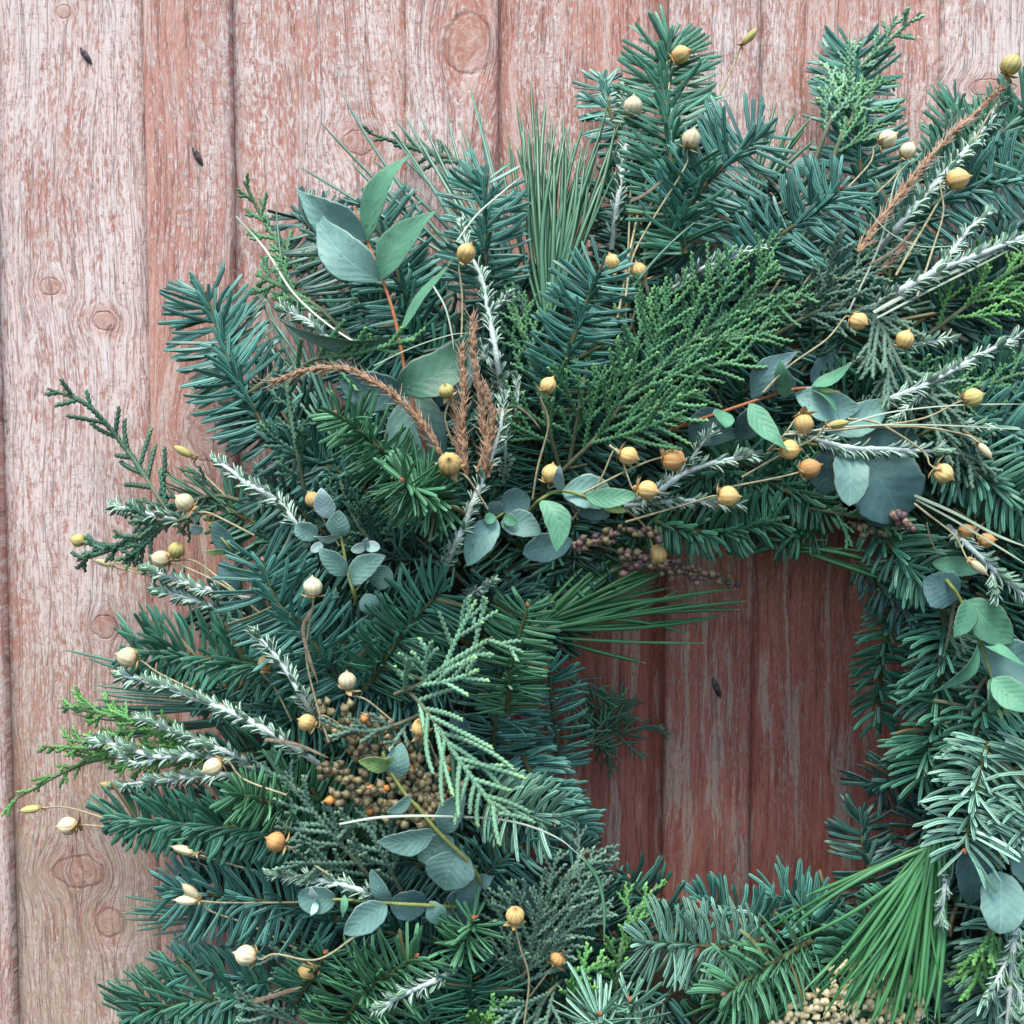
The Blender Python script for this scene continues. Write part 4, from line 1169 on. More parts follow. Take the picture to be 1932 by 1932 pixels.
# ---------------------------------------------------------------- cypress sprays
CYP = [
 ('large bright green cypress spray fanned across the middle of the wreath', [(1060,890),(1130,820),(1205,725),(1310,640),(1450,542)], 3.2, 200, 'cyp_green', 13, dict(ang=34, lift=20, r=4.0)),
 ('second green cypress spray rising left of the large one', [(1055,880),(1030,790),(1005,700),(966,560)], 2.8, 110, 'cyp_green', 16, dict(ang=26, r=3.8)),
 ('third green cypress spray between the large one and the frosted fir', [(1075,870),(1095,760),(1112,660),(1125,560)], 3.0, 95, 'cyp_green', 16, dict(ang=30, r=3.6)),
 ('pale cypress spray reaching to the top right against the boards', [(1535,310),(1570,220),(1610,140),(1736,24)], 2.0, 75, 'cyp_mint', 15, dict(ang=36, r=3.8, lift=25)),
 ('green cypress twigs crossing in front of the upright top right fir', [(1560,340),(1590,250),(1630,205),(1660,135)], 2.0, 100, 'cyp_green', 18, dict(ang=38, r=3.6)),
 ('grey cypress spray arching over and hanging down at the right', [(1450,640),(1560,580),(1640,590),(1705,700),(1770,800),(1848,900)], 3.2, 120, 'cyp_grey', 15, dict(ang=36, droop=0.25, r=4.2)),
 ('grey cypress lying level above the arching one', [(1400,640),(1500,575),(1600,520),(1700,492)], 2.6, 100, 'cyp_grey', 17, dict(ang=28, r=3.6)),
 ('bright green cypress spray at the right edge below the thick silver sprig', [(1740,640),(1820,580),(1880,530),(1960,480)], 2.6, 120, 'cyp_bright', 15, dict(ang=36, r=3.8)),
 ('green cypress spray pointing right at the right edge, behind a pod', [(1650,780),(1740,750),(1830,735),(1940,700)], 2.0, 100, 'cyp_green', 17, dict(ang=30, r=3.6)),
 ('green cypress tips left of the pod at the right edge', [(1680,850),(1760,810),(1830,790),(1900,790)], 1.8, 80, 'cyp_green', 17, dict(ang=30)),
 ('dark cypress spray sticking far out to the left against the boards', [(350,1010),(300,940),(240,850),(165,765),(90,733)], 2.0, 78, 'cyp_dark', 19, dict(ang=42, r=4.2, sub=False)),
 ('dark cypress spray below it pointing down left, beside two pods', [(400,960),(330,985),(240,1025),(146,1058)], 2.0, 90, 'cyp_dark', 16, dict(ang=38, r=4.0)),
 ('short dark cypress twigs around the left pod', [(470,950),(400,935),(330,960),(270,975)], 1.6, 80, 'cyp_dark', 16, dict(ang=38)),
 ('yellow-green cypress tip reaching far left, the longest and lowest', [(470,1440),(300,1425),(160,1440),(22,1511)], 1.8, 85, 'cyp_bright', 20, dict(ang=22, r=3.2)),
 ('yellow-green cypress tips above the longest one at the left', [(480,1430),(340,1400),(210,1350),(118,1333)], 1.8, 80, 'cyp_bright', 16, dict(ang=28, r=3.6)),
 ('middle of the three yellow-green cypress tips at the left', [(480,1450),(360,1430),(220,1415),(80,1408)], 1.6, 75, 'cyp_bright', 17, dict(ang=28, r=3.6)),
 ('mint green cypress spray standing forward, its upper half fanning up right', [(745,1310),(790,1292),(850,1250),(930,1202)], 4.0, 125, 'cyp_mint', 19, dict(ang=36, r=4.6, sub=True, lift=20)),
 ('mint green cypress spray hanging down right, with pale blunt tips', [(765,1296),(815,1355),(860,1425),(945,1541)], 4.4, 128, 'cyp_mint', 10, dict(ang=42, r=4.8, sub=False, lift=40)),
 ('dark grey cypress twig across the tan seed head', [(790,1350),(740,1370),(690,1380),(625,1368)], 3.8, 70, 'cyp_grey', 18, dict(ang=38, r=4.0)),
 ('grey-green cypress clump with stubby cones left of the white grass arc', [(720,1680),(650,1600),(590,1530),(533,1461)], 2.8, 110, 'cyp_grey', 15, dict(ang=40, r=4.4)),
 ('grey-green cypress clump above the lower round eucalyptus leaves', [(760,1690),(720,1610),(690,1560),(640,1560)], 3.0, 90, 'cyp_grey', 15, dict(ang=40, r=4.6)),
 ('dense dark grey cypress clump left of the lower opening', [(980,1860),(1010,1760),(1050,1680),(1110,1600)], 2.8, 130, 'cyp_grey', 13, dict(ang=38, r=4.0)),
 ('second dense grey cypress clump, under the two lower pods', [(960,1900),(1000,1820),(1060,1740),(1130,1690)], 2.6, 120, 'cyp_grey', 13, dict(ang=38, r=4.0)),
 ('grey cypress sprays curving at the bottom edge beside the dry stalk', [(1060,1850),(1030,1880),(1010,1920),(1000,1980)], 3.2, 110, 'cyp_grey', 14, dict(ang=36, r=4.2)),
 ('bright cypress spray rising in front of the lower rim of the opening', [(1160,1900),(1170,1800),(1190,1740),(1240,1668)], 3.2, 80, 'cyp_bright', 18, dict(ang=28, r=3.8)),
 ('yellow-tipped cypress beside the lower golden pod', [(1070,1900),(1090,1860),(1110,1830),(1135,1812)], 3.6, 70, 'cyp_bright', 12, dict(ang=38, r=4.4)),
 ('yellow-tipped cypress at the bottom left of the golden pod', [(900,1960),(915,1925),(930,1900),(940,1885)], 3.6, 60, 'cyp_bright', 11, dict(ang=40, r=4.4)),
 ('yellow-green cypress spray hanging below the round blue leaf at bottom right', [(1880,1720),(1862,1770),(1848,1820),(1830,1872)], 3.2, 75, 'cyp_bright', 13, dict(ang=34, r=4.6)),
 ('green cypress at the bottom right edge behind the silver sprig', [(1960,1720),(1945,1790),(1935,1850),(1930,1920)], 2.2, 80, 'cyp_green', 14, dict(ang=34, r=4.0)),
 ('green cypress tips at upper left, left of the thin eucalyptus leaves', [(660,640),(600,580),(540,545),(486,518)], 2.4, 75, 'cyp_green', 16, dict(ang=32, r=3.8)),
 ('green cypress twig lying across the eucalyptus stem, with blunt yellow tips', [(545,725),(590,680),(680,665),(795,634)], 4.0, 75, 'cyp_green', 18, dict(ang=40, r=4.2, sub=False)),
 ('dark cypress stem standing left of the bottlebrush fir', [(575,930),(560,850),(548,780),(540,715)], 2.6, 80, 'cyp_dark', 16, dict(ang=42, r=4.0)),
 ('dark cypress spray with a yellow tip at the top left, under the pine needles', [(905,330),(860,302),(795,285),(694,250)], 1.2, 55, 'cyp_dark', 17, dict(ang=34, r=3.8, sub=False)),
 ('light cypress tip at the far upper left of the wreath', [(640,600),(560,510),(500,420),(460,342)], 1.2, 70, 'cyp_green', 17, dict(ang=32, r=3.6)),
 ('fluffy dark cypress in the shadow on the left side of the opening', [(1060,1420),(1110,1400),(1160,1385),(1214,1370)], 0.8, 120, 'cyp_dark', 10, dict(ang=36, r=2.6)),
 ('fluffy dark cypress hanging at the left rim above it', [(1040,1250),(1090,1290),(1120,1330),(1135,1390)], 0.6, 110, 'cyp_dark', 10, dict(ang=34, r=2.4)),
 ('cypress twigs hanging over the top of the opening beside hanging seeds', [(1530,960),(1590,970),(1640,980),(1700,1000)], 2.6, 70, 'cyp_green', 14, dict(ang=38, r=3.6, droop=.3)),
 ('cypress twigs hanging between fir needles right of the opening', [(1800,1130),(1790,1200),(1770,1260),(1740,1300)], 2.3, 75, 'cyp_grey', 16, dict(ang=36, r=3.4)),
 ('grey cypress twigs under the lowest eucalyptus leaf at the right', [(1870,1260),(1840,1310),(1820,1350),(1780,1390)], 2.3, 75, 'cyp_grey', 15, dict(ang=36, r=3.4)),
 ('dark cypress around the small pale eucalyptus leaves', [(740,1060),(690,1010),(660,960),(640,900)], 1.6, 80, 'cyp_dark', 14, dict(ang=38, r=3.6)),
 ('dark cypress at the lower left under the flax stems', [(640,1840),(560,1810),(500,1780),(440,1760)], 2.0, 80, 'cyp_grey', 14, dict(ang=38, r=3.6)),
 ('dark cypress by the corner sprig at the bottom left', [(640,1960),(560,1930),(480,1905),(410,1890)], 2.2, 80, 'cyp_grey', 14, dict(ang=36, r=3.8)),
 ('dark cypress with tiny cones behind the golden pods at the top', [(1240,620),(1225,560),(1215,510),(1220,440)], 1.6, 80, 'cyp_dark', 13, dict(ang=40, r=3.4)),
]
for (lab, pts, lay, L, col, sp, kw) in CYP:
    cypress(lab, pts, lay, L, col, sp, **kw)

# ---------------------------------------------------------------- pine tufts
pine('upright pine tuft with long needles at the top, left of the tall fir', (1035, 610), [(973,180),(1001,142),(1010,186),(1030,186),(1051,224),(985,215),(1020,250),(1060,250),(995,235),(1085,262),(1070,235),(960,250),(1045,270),(1100,270),(1118,250),(1128,300),(1140,215),(1150,180),(1006,260),(978,270),(1035,240),(1062,280),(1090,300),(1110,320),(1012,290),(945,300),(1140,330),(1160,240),(1175,215),(1040,215)] + fan(1035, 610, 66, 102, 260, 400, 26), 2.2, 'pine', w=3.0, sag=.03)
pine('pine needles leaning left from the middle of the top, tips against the boards', (985, 590), [(600,226),(643,171),(740,222),(763,216),(788,206),(842,210),(866,224),(884,154),(905,202),(728,236),(742,245),(780,250),(655,300),(560,312),(880,235),(868,260),(845,270),(910,240),(820,300),(800,330),(760,300),(700,300),(830,260)], 1.5, 'pine_blue', w=2.7, sag=.025)
pine('thin pine needles at the left shoulder between two fir sprigs', (650, 850), [(486,545),(500,560),(520,375),(470,520),(525,560),(545,580),(510,600),(560,560),(530,620),(548,650),(575,610),(500,640),(590,600),(480,610),(515,680),(560,540)], 1.2, 'pine_blue', w=2.6, sag=.03)
pine('pale pine needles pointing left below the comb-like fir', (560, 1335), [(115,1225),(160,1240),(168,1291),(175,1302),(100,1336),(130,1346),(172,1320),(210,1280),(190,1310),(215,1335),(132,1388),(150,1400),(205,1350),(240,1370),(220,1310),(200,1295),(250,1325),(165,1334),(230,1395),(262,1350),(180,1345)], 1.0, 'pine_blue', w=2.6, sag=.025)
pine('pale pine needles pointing left at the lower left, above the corner', (520, 1720), [(228,1690),(225,1734),(230,1722),(240,1712),(248,1758),(262,1740),(270,1705),(245,1718),(280,1765),(310,1690),(320,1775),(300,1720),(285,1700),(255,1748)], 1.0, 'pine_blue', w=2.5, sag=.025)
pine('few pine needles above the corner fir sprig at the bottom left', (520, 1770), [(217,1850),(260,1846),(300,1830),(262,1862),(330,1845)], 1.0, 'pine_blue', w=2.4, sag=.02)
pine('pine tuft crossing the upper left of the opening, tips over the dark boards', (1000, 1190), [(1390,1111),(1408,1134),(1395,1150),(1352,1165),(1330,1213),(1300,1197),(1218,1251),(1275,1042),(1310,1052),(1195,1148),(1130,1042),(1215,1022),(1235,1015),(1260,1000),(1165,1048),(1140,1060),(1280,1113),(1250,1128),(1320,1136),(1110,1120),(1096,1012),(1060,1060),(1180,1030),(1205,1090),(1160,1100),(1240,1060),(1190,1010),(1370,1160),(1120,1080),(1230,1085),(1270,1160),(1150,1140)] + fan(1000, 1190, 8, 48, 180, 330, 26), 2.2, 'pine_bright', w=3.0, sag=.04, zb=250, zt=190)
pine('large pine tuft hanging down at lower right over the cream seed head', (1762, 1585), [(1447,1756),(1520,1691),(1497,1746),(1496,1775),(1540,1865),(1562,1838),(1600,1860),(1585,1905),(1550,1925),(1610,1922),(1650,1945),(1680,1950),(1700,1925),(1720,1960),(1740,1922),(1745,1905),(1762,1832),(1772,1840),(1732,1910),(1690,1905),(1628,1880),(1612,1760),(1665,1850),(1640,1820)] + fan(1762, 1585, 228, 272, 300, 390, 30), 3.2, 'pine_bright', w=3.3, sag=.035)
pine('short pine needles beside the upright top right fir', (1420, 380), [(1505,205),(1490,222),(1470,212),(1455,225),(1530,222),(1520,240),(1500,250),(1440,235),(1540,262),(1480,255),(1465,190),(1515,270)], 1.2, 'pine', w=2.7, sag=.03)
pine('short dark pine needles by the left pod, above the grey twigs', (430, 960), [(302,880),(310,893),(320,905),(300,905),(335,880),(350,890),(318,920),(345,905),(330,925),(360,885)], 1.4, 'pine', w=2.2, sag=.04)
pine('few pine needles running right along the top of the opening', (1490, 1030), [(1690,1100),(1688,1074),(1595,1034),(1700,1045),(1560,1020),(1650,1060),(1672,1086)], 1.8, 'pine_bright', w=2.8, sag=.03)
pine('single pale pine needles lying across the middle cypress', (1130, 655), [(1449,628),(1310,420)], 3.2, 'pine_blue', w=3.0, sag=.02)

# ---------------------------------------------------------------- eucalyptus
B, G, DK, PA, LI = 'euc_blue', 'euc_green', 'euc_dark', 'euc_pale', 'euc_lime'
euc('long eucalyptus sprig with pointed leaves and a reddish stem at upper left', [(815,885),(790,800),(768,720),(746,605),(722,528),(692,452),(668,390)], [
    (690,454,558,355,76,B,'l',10,2,24,-.05), (718,530,596,392,84,B,'l',0,-6,-10,-.12), (692,454,778,287,52,G,'l',28,6,30,-.06),
    (720,530,830,398,66,G,'l',20,6,26,-.08), (748,628,520,592,26,B,'l',62,0,20,-.10), (752,626,853,483,24,G,'l',62,0,10,.10),
    (753,735,884,632,84,'euc_shaded','o',14,10,30,.16,.10), (762,738,640,718,78,DK,'o',10,-6,-8,-.08), (776,742,828,880,118,B,'o',5,-10,-14,.12),
    (880,640,815,770,90,DK,'o',12,-40,-10,0)], 3.4, 'stem_rust', lift=10, r=4.2)
euc('eucalyptus sprig with green bud pair right of the centre pods', [(1000,965),(1018,944),(1056,926),(1106,938),(1140,955)], [
    (1057,926,1056,878,22,PA,'o',20,6,30,0), (1060,928,1165,950,66,B,'o',10,-12,-10,-.08), (1105,937,1206,934,38,G,'o',20,10,24,.08),
    (1022,944,1050,1042,50,G,'o',8,14,30,-.16), (1132,952,1183,966,18,LI,'o',0,8,12,0), (1080,935,1150,975,58,DK,'o',8,-26,-10,0)], 3.8, 'stem_olive', lift=10)
euc('eucalyptus sprig with a dark leaf and two tiny round leaves, above the opening at left', [(905,1010),(925,990),(938,976),(950,968)], [
    (938,980,882,1068,58,B,'o',5,4,14,.08), (945,985,1022,1008,52,B,'o',8,0,6,-.1), (936,972,932,945,32,DK,'r',0,-6,-4,0),
    (950,975,976,988,24,G,'r',0,8,10,0), (930,970,918,988,22,G,'r',0,8,10,0), (945,962,1000,938,58,DK,'o',5,-20,-24,0),
    (985,1045,1080,1020,56,DK,'o',4,-26,-30,0)], 3.4)
euc('eucalyptus sprig with a reddish stem and young green tip right of the large cypress', [(1262,812),(1340,785),(1449,748),(1489,736),(1532,732),(1585,740)], [
    (1362,776,1368,808,44,G,'o',30,8,20,.1), (1370,778,1300,832,58,DK,'o',0,-14,-20,.1), (1300,835,1408,826,42,DK,'l',0,-10,-20,-.1),
    (1413,762,1487,852,44,G,'l',12,10,30,.08), (1418,752,1510,662,50,DK,'l',15,-4,10,-.1), (1482,750,1472,678,30,G,'o',22,8,24,0),
    (1532,730,1612,682,22,G,'l',45,6,20,.12), (1532,736,1584,790,16,G,'l',50,8,16,-.05), (1500,742,1624,770,64,B,'o',6,-4,-4,.1),
    (1545,806,1680,752,64,B,'o',12,-16,-6,.12), (1440,765,1390,830,58,DK,'o',5,-14,-20,0), (1500,740,1440,700,48,DK,'o',5,-10,-16,0),
    (1545,735,1584,740,10,LI,'l',0,8,12,0)], 3.6, 'stem_rust')
euc('cluster of big slate eucalyptus leaves, one pale oval leaf in front', [(1480,830),(1540,840),(1590,845),(1630,850)], [
    (1598,846,1603,954,68,B,'r',0,30,44,0), (1625,852,1700,980,142,DK,'r',0,2,4,0), (1560,850,1556,935,76,DK,'o',0,-6,-4,0),
    (1600,835,1738,838,78,DK,'o',0,-6,-6,-.08), (1530,720,1590,672,62,DK,'r',0,-40,-40,0), (1690,900,1640,990,92,DK,'r',0,-8,-6,0)], 2.8)
euc('small eucalyptus sprig with pale young leaves at left, above the upright golden pod', [(672,1140),(668,1120),(655,1076),(645,1020),(632,985),(622,960)], [
    (622,978,606,920,42,PA,'o',10,6,20,0), (642,1012,640,962,46,B,'o',8,4,18,0), (640,1014,592,1012,18,PA,'l',40,8,20,0),
    (600,1010,556,992,38,B,'r',10,4,10,0), (652,1086,602,1034,42,B,'o',8,4,16,.06), (664,1102,728,1048,46,B,'o',8,6,16,-.1),
    (608,1026,586,1040,18,PA,'r',10,12,16,0), (690,1030,662,1038,20,PA,'r',10,14,18,0), (692,1030,718,1034,22,PA,'r',10,14,18,0),
    (692,1030,694,1014,16,PA,'o',20,14,20,0), (735,1070,705,1105,46,B,'r',5,-14,-16,0), (690,1120,706,1160,40,B,'o',5,-10,-8,0)], 3.0)
euc('eucalyptus sprig with thick olive stem and oval blue leaves below the mint cypress', [(910,1668),(880,1622),(825,1568),(790,1525),(765,1499),(733,1449),(722,1418)], [
    (732,1450,676,1436,34,LI,'o',8,12,24,.1), (748,1468,758,1402,48,B,'o',6,-2,6,0), (776,1502,730,1532,26,B,'o',14,12,20,-.06),
    (836,1572,878,1494,50,B,'o',6,8,20,-.06), (820,1570,712,1588,52,B,'o',6,16,26,-.06), (870,1605,840,1680,96,B,'o',4,-8,-4,.1),
    (855,1580,790,1622,70,B,'o',4,-10,-12,0), (905,1668,932,1654,28,DK,'l',25,4,10,0), (862,1712,934,1652,34,DK,'l',24,-4,4,-.08),
    (728,1440,745,1425,14,LI,'l',0,14,18,0)], 3.8, r=5.0)
euc('eucalyptus sprig with round blue leaves lying level at the bottom left', [(860,1712),(805,1708),(733,1704),(643,1697),(598,1699)], [
    (634,1697,562,1690,58,B,'r',5,-4,6,0), (600,1697,586,1674,18,PA,'o',15,12,18,0), (598,1702,586,1728,14,PA,'o',15,12,18,0),
    (650,1688,646,1735,14,G,'l',20,12,14,0), (730,1707,648,1762,60,B,'o',6,10,22,.06), (736,1700,700,1640,34,B,'o',16,6,20,0),
    (735,1706,806,1702,60,DK,'r',0,-10,-14,0), (840,1730,900,1690,76,DK,'r',0,-18,-22,0), (812,1700,836,1745,40,B,'o',5,-6,-10,0)], 3.4)
euc('eucalyptus sprig with yellow-green stem and smooth green leaves hanging at the right', [(1770,1075),(1790,1100),(1811,1130),(1849,1211),(1871,1278),(1880,1300)], [
    (1757,1062,1868,1068,38,G,'o',12,8,16,.05), (1806,1130,1742,1092,78,DK,'o',4,-10,-12,0), (1824,1132,1798,1202,46,G,'o',8,14,26,-.06),
    (1826,1132,1912,1212,74,G,'o',6,-2,6,.08), (1846,1211,1760,1306,34,G,'l',28,8,22,-.08), (1852,1211,1940,1258,20,G,'l',50,8,18,.06),
    (1850,1225,1960,1270,92,B,'r',0,-16,-14,0), (1872,1280,1948,1342,58,G,'o',6,16,30,.05), (1870,1280,1868,1345,46,G,'o',14,2,8,-.1),
    (1884,1338,1890,1362,9,LI,'l',0,10,14,0), (1894,1336,1904,1356,9,LI,'l',0,10,14,0)], 3.2)
euc('big round eucalyptus leaves under the frosted fir at lower right', [(1900,1560),(1890,1600),(1885,1640)], [
    (1885,1644,1884,1762,88,B,'r',0,24,34,0), (1850,1575,1828,1710,72,DK,'o',4,2,6,.08), (1915,1600,1960,1660,70,B,'r',0,6,8,0),
    (1870,1570,1930,1620,70,DK,'o',0,-10,-10,0)], 3.0)
euc('large slate eucalyptus leaf behind the bottom right fir needles', [(1770,1800),(1780,1830)], [(1765,1850,1840,1900,84,DK,'r',0,-10,-12,0)], 1.6)
euc('small eucalyptus sprig beside the left twin pods', [(450,1060),(430,1030),(405,1000),(385,975)], [
    (442,1045,404,984,40,DK,'o',10,2,12,0), (382,1002,358,994,20,PA,'r',10,8,14,0), (372,985,368,970,9,PA,'l',10,8,14,0), (425,1040,382,1040,12,LI,'l',20,6,12,0),
    (450,1112,418,1058,46,DK,'o',4,-8,-6,0), (395,985,392,968,10,LI,'l',10,6,10,0)], 2.4, r=2.6)
euc('single round eucalyptus leaf behind the blue fir at the top right', [(1520,350),(1514,330)], [(1512,335,1514,297,36,B,'r',4,0,6,0)], 1.6, r=2.0)
euc('single dark green eucalyptus leaf behind the frosted fir in the middle', [(1165,700),(1178,692)], [(1180,692,1168,634,42,G,'o',16,-4,4,.1)], 2.2, r=2.6)
euc('slate eucalyptus leaves in the shadow right of the mint cypress tips', [(870,1420),(880,1390)], [(878,1400,858,1340,40,DK,'o',6,0,4,0), (990,1640,1015,1740,46,DK,'o',4,0,4,.05)], 1.8, r=2.6)

# ---------------------------------------------------------------- silver sprigs
SV = [
 ('long white silver sprig standing in the middle left, its tip beside the topmost left pod', [(948,760),(938,683),(923,595),(908,525),(888,480),(870,425)], 3.6, 5.4, [[(920,590),(945,575),(958,562)], [(926,640),(915,680),(906,655)]]),
 ('thick white silver sprig with a plump tip right of the brown plumes', [(836,1082),(858,1028),(880,980),(928,858),(945,800),(952,752)], 4.0, 6.2, []),
 ('thin white silver stem beside the thick one, right of it', [(950,910),(953,860),(955,808)], 3.0, 3.0, []),
 ('white silver sprig rising at the top behind the pale pod', [(1154,470),(1166,375),(1178,300),(1184,235),(1176,165)], 2.6, 5.0, []),
 ('white silver sprig pointing right above the large cypress spray', [(1270,545),(1320,510),(1376,488),(1455,462)], 3.6, 4.4, []),
 ('white silver sprig with a side shoot right of the centre pods', [(1195,945),(1240,928),(1291,893),(1350,872),(1424,857)], 4.0, 5.6, [[(1288,895),(1315,850),(1342,816)]]),
 ('white silver sprig lying level under the centre pods', [(1180,955),(1250,947),(1310,945),(1390,952)], 3.8, 4.6, []),
 ('white silver sprig pointing right above the big round slate leaves', [(1490,818),(1534,826),(1600,845),(1680,848),(1776,852)], 4.0, 6.0, []),
 ('long white silver sprig reaching the right edge above the arching fir', [(1600,780),(1690,748),(1761,718),(1850,670),(1945,622)], 3.4, 5.2, [[(1750,722),(1720,760),(1690,790)]]),
 ('thickest white silver stem running to the right edge', [(1640,585),(1700,548),(1770,510),(1874,470),(1960,435)], 3.6, 7.0, [[(1760,510),(1800,470),(1830,430),(1862,405)]]),
 ('white silver sprig climbing to the top right beside the brown plume', [(1655,475),(1700,420),(1761,350),(1820,285),(1874,222),(1890,200)], 3.2, 5.4, []),
 ('long white silver sprig pointing left over the pale pine needles', [(600,1440),(525,1391),(450,1350),(325,1301),(222,1272)], 3.4, 5.6, []),
 ('white silver sprig pointing up left beside a half hidden pod', [(605,1365),(570,1315),(540,1265),(510,1225),(482,1195)], 3.6, 5.6, []),
 ('upper one of two white silver sprigs meeting at the straw pod on the left', [(500,1450),(420,1415),(340,1385),(265,1354)], 3.0, 5.0, []),
 ('lower one of two white silver sprigs meeting at the straw pod on the left', [(480,1450),(375,1425),(300,1428),(240,1412),(173,1395)], 3.0, 5.2, [[(300,1428),(260,1440),(225,1425)]]),
 ('white silver sprig lying level just below the straw pod on the left', [(480,1465),(410,1461),(320,1470),(222,1482)], 2.8, 4.6, []),
 ('stout silver sprig with a woolly tip above the left dark cypress', [(545,965),(500,930),(462,908),(436,888),(408,870)], 3.6, 6.0, []),
 ('silver sprig with many leaves right of the stout one', [(600,1040),(560,990),(530,950),(500,935)], 3.2, 4.6, []),
 ('short silver sprig above the left pod', [(370,985),(310,975),(262,965),(212,953)], 2.4, 4.4, []),
 ('small silver sprig under the twin pods on the left', [(470,1130),(400,1113),(340,1095),(282,1075)], 2.6, 4.4, []),
 ('smallest silver tip above the comb-like fir on the left', [(460,1160),(410,1146),(360,1130),(302,1114)], 2.2, 4.2, []),
 ('white silver sprig above the lower round eucalyptus leaves', [(735,1698),(695,1684),(630,1665),(570,1655),(510,1648)], 3.2, 5.2, []),
 ('bright white silver sprig at the bottom, left of the pale fir needles', [(860,1830),(820,1850),(783,1866),(715,1902)], 3.8, 5.6, []),
 ('white silver sprig hanging at the right edge above the green hanging leaves', [(1790,995),(1825,1028),(1870,1070),(1905,1100),(1945,1135)], 3.2, 5.8, [[(1870,1072),(1875,1100),(1880,1125)]]),
 ('bare white silver stem beside the big pine tuft at lower right', [(1788,1640),(1782,1670),(1776,1735)], 3.6, 5.0, []),
 ('white silver sprig hanging at the bottom right corner', [(1920,1730),(1914,1760),(1908,1840),(1898,1960)], 3.8, 6.0, [[(1910,1790),(1885,1840),(1865,1880)], [(1905,1850),(1925,1880),(1938,1920)]]),
 ('silver sprig among cypress tips at the upper left', [(650,690),(620,640),(578,603),(532,584)], 2.8, 4.6, []),
 ('tiny silver tip in the middle above the fir with a bud', [(885,1125),(908,1108),(930,1098)], 3.4, 3.6, []),
 ('silver tips left of the second green cypress spray', [(960,830),(972,780),(978,740),(975,715)], 2.6, 3.6, []),
 ('silver sprig under the arching grey cypress at right', [(1600,690),(1660,660),(1720,650),(1790,640)], 2.8, 4.2, []),
 ('silver sprig lying level right of the grey cypress tips', [(1750,800),(1800,800),(1840,803),(1868,806)], 3.0, 4.2, []),
]
for (lab, pts, lay, r, br) in SV:
    silver(lab, pts, lay, r, branches=br, lift=8, leafl=22 if r > 4 else 17)

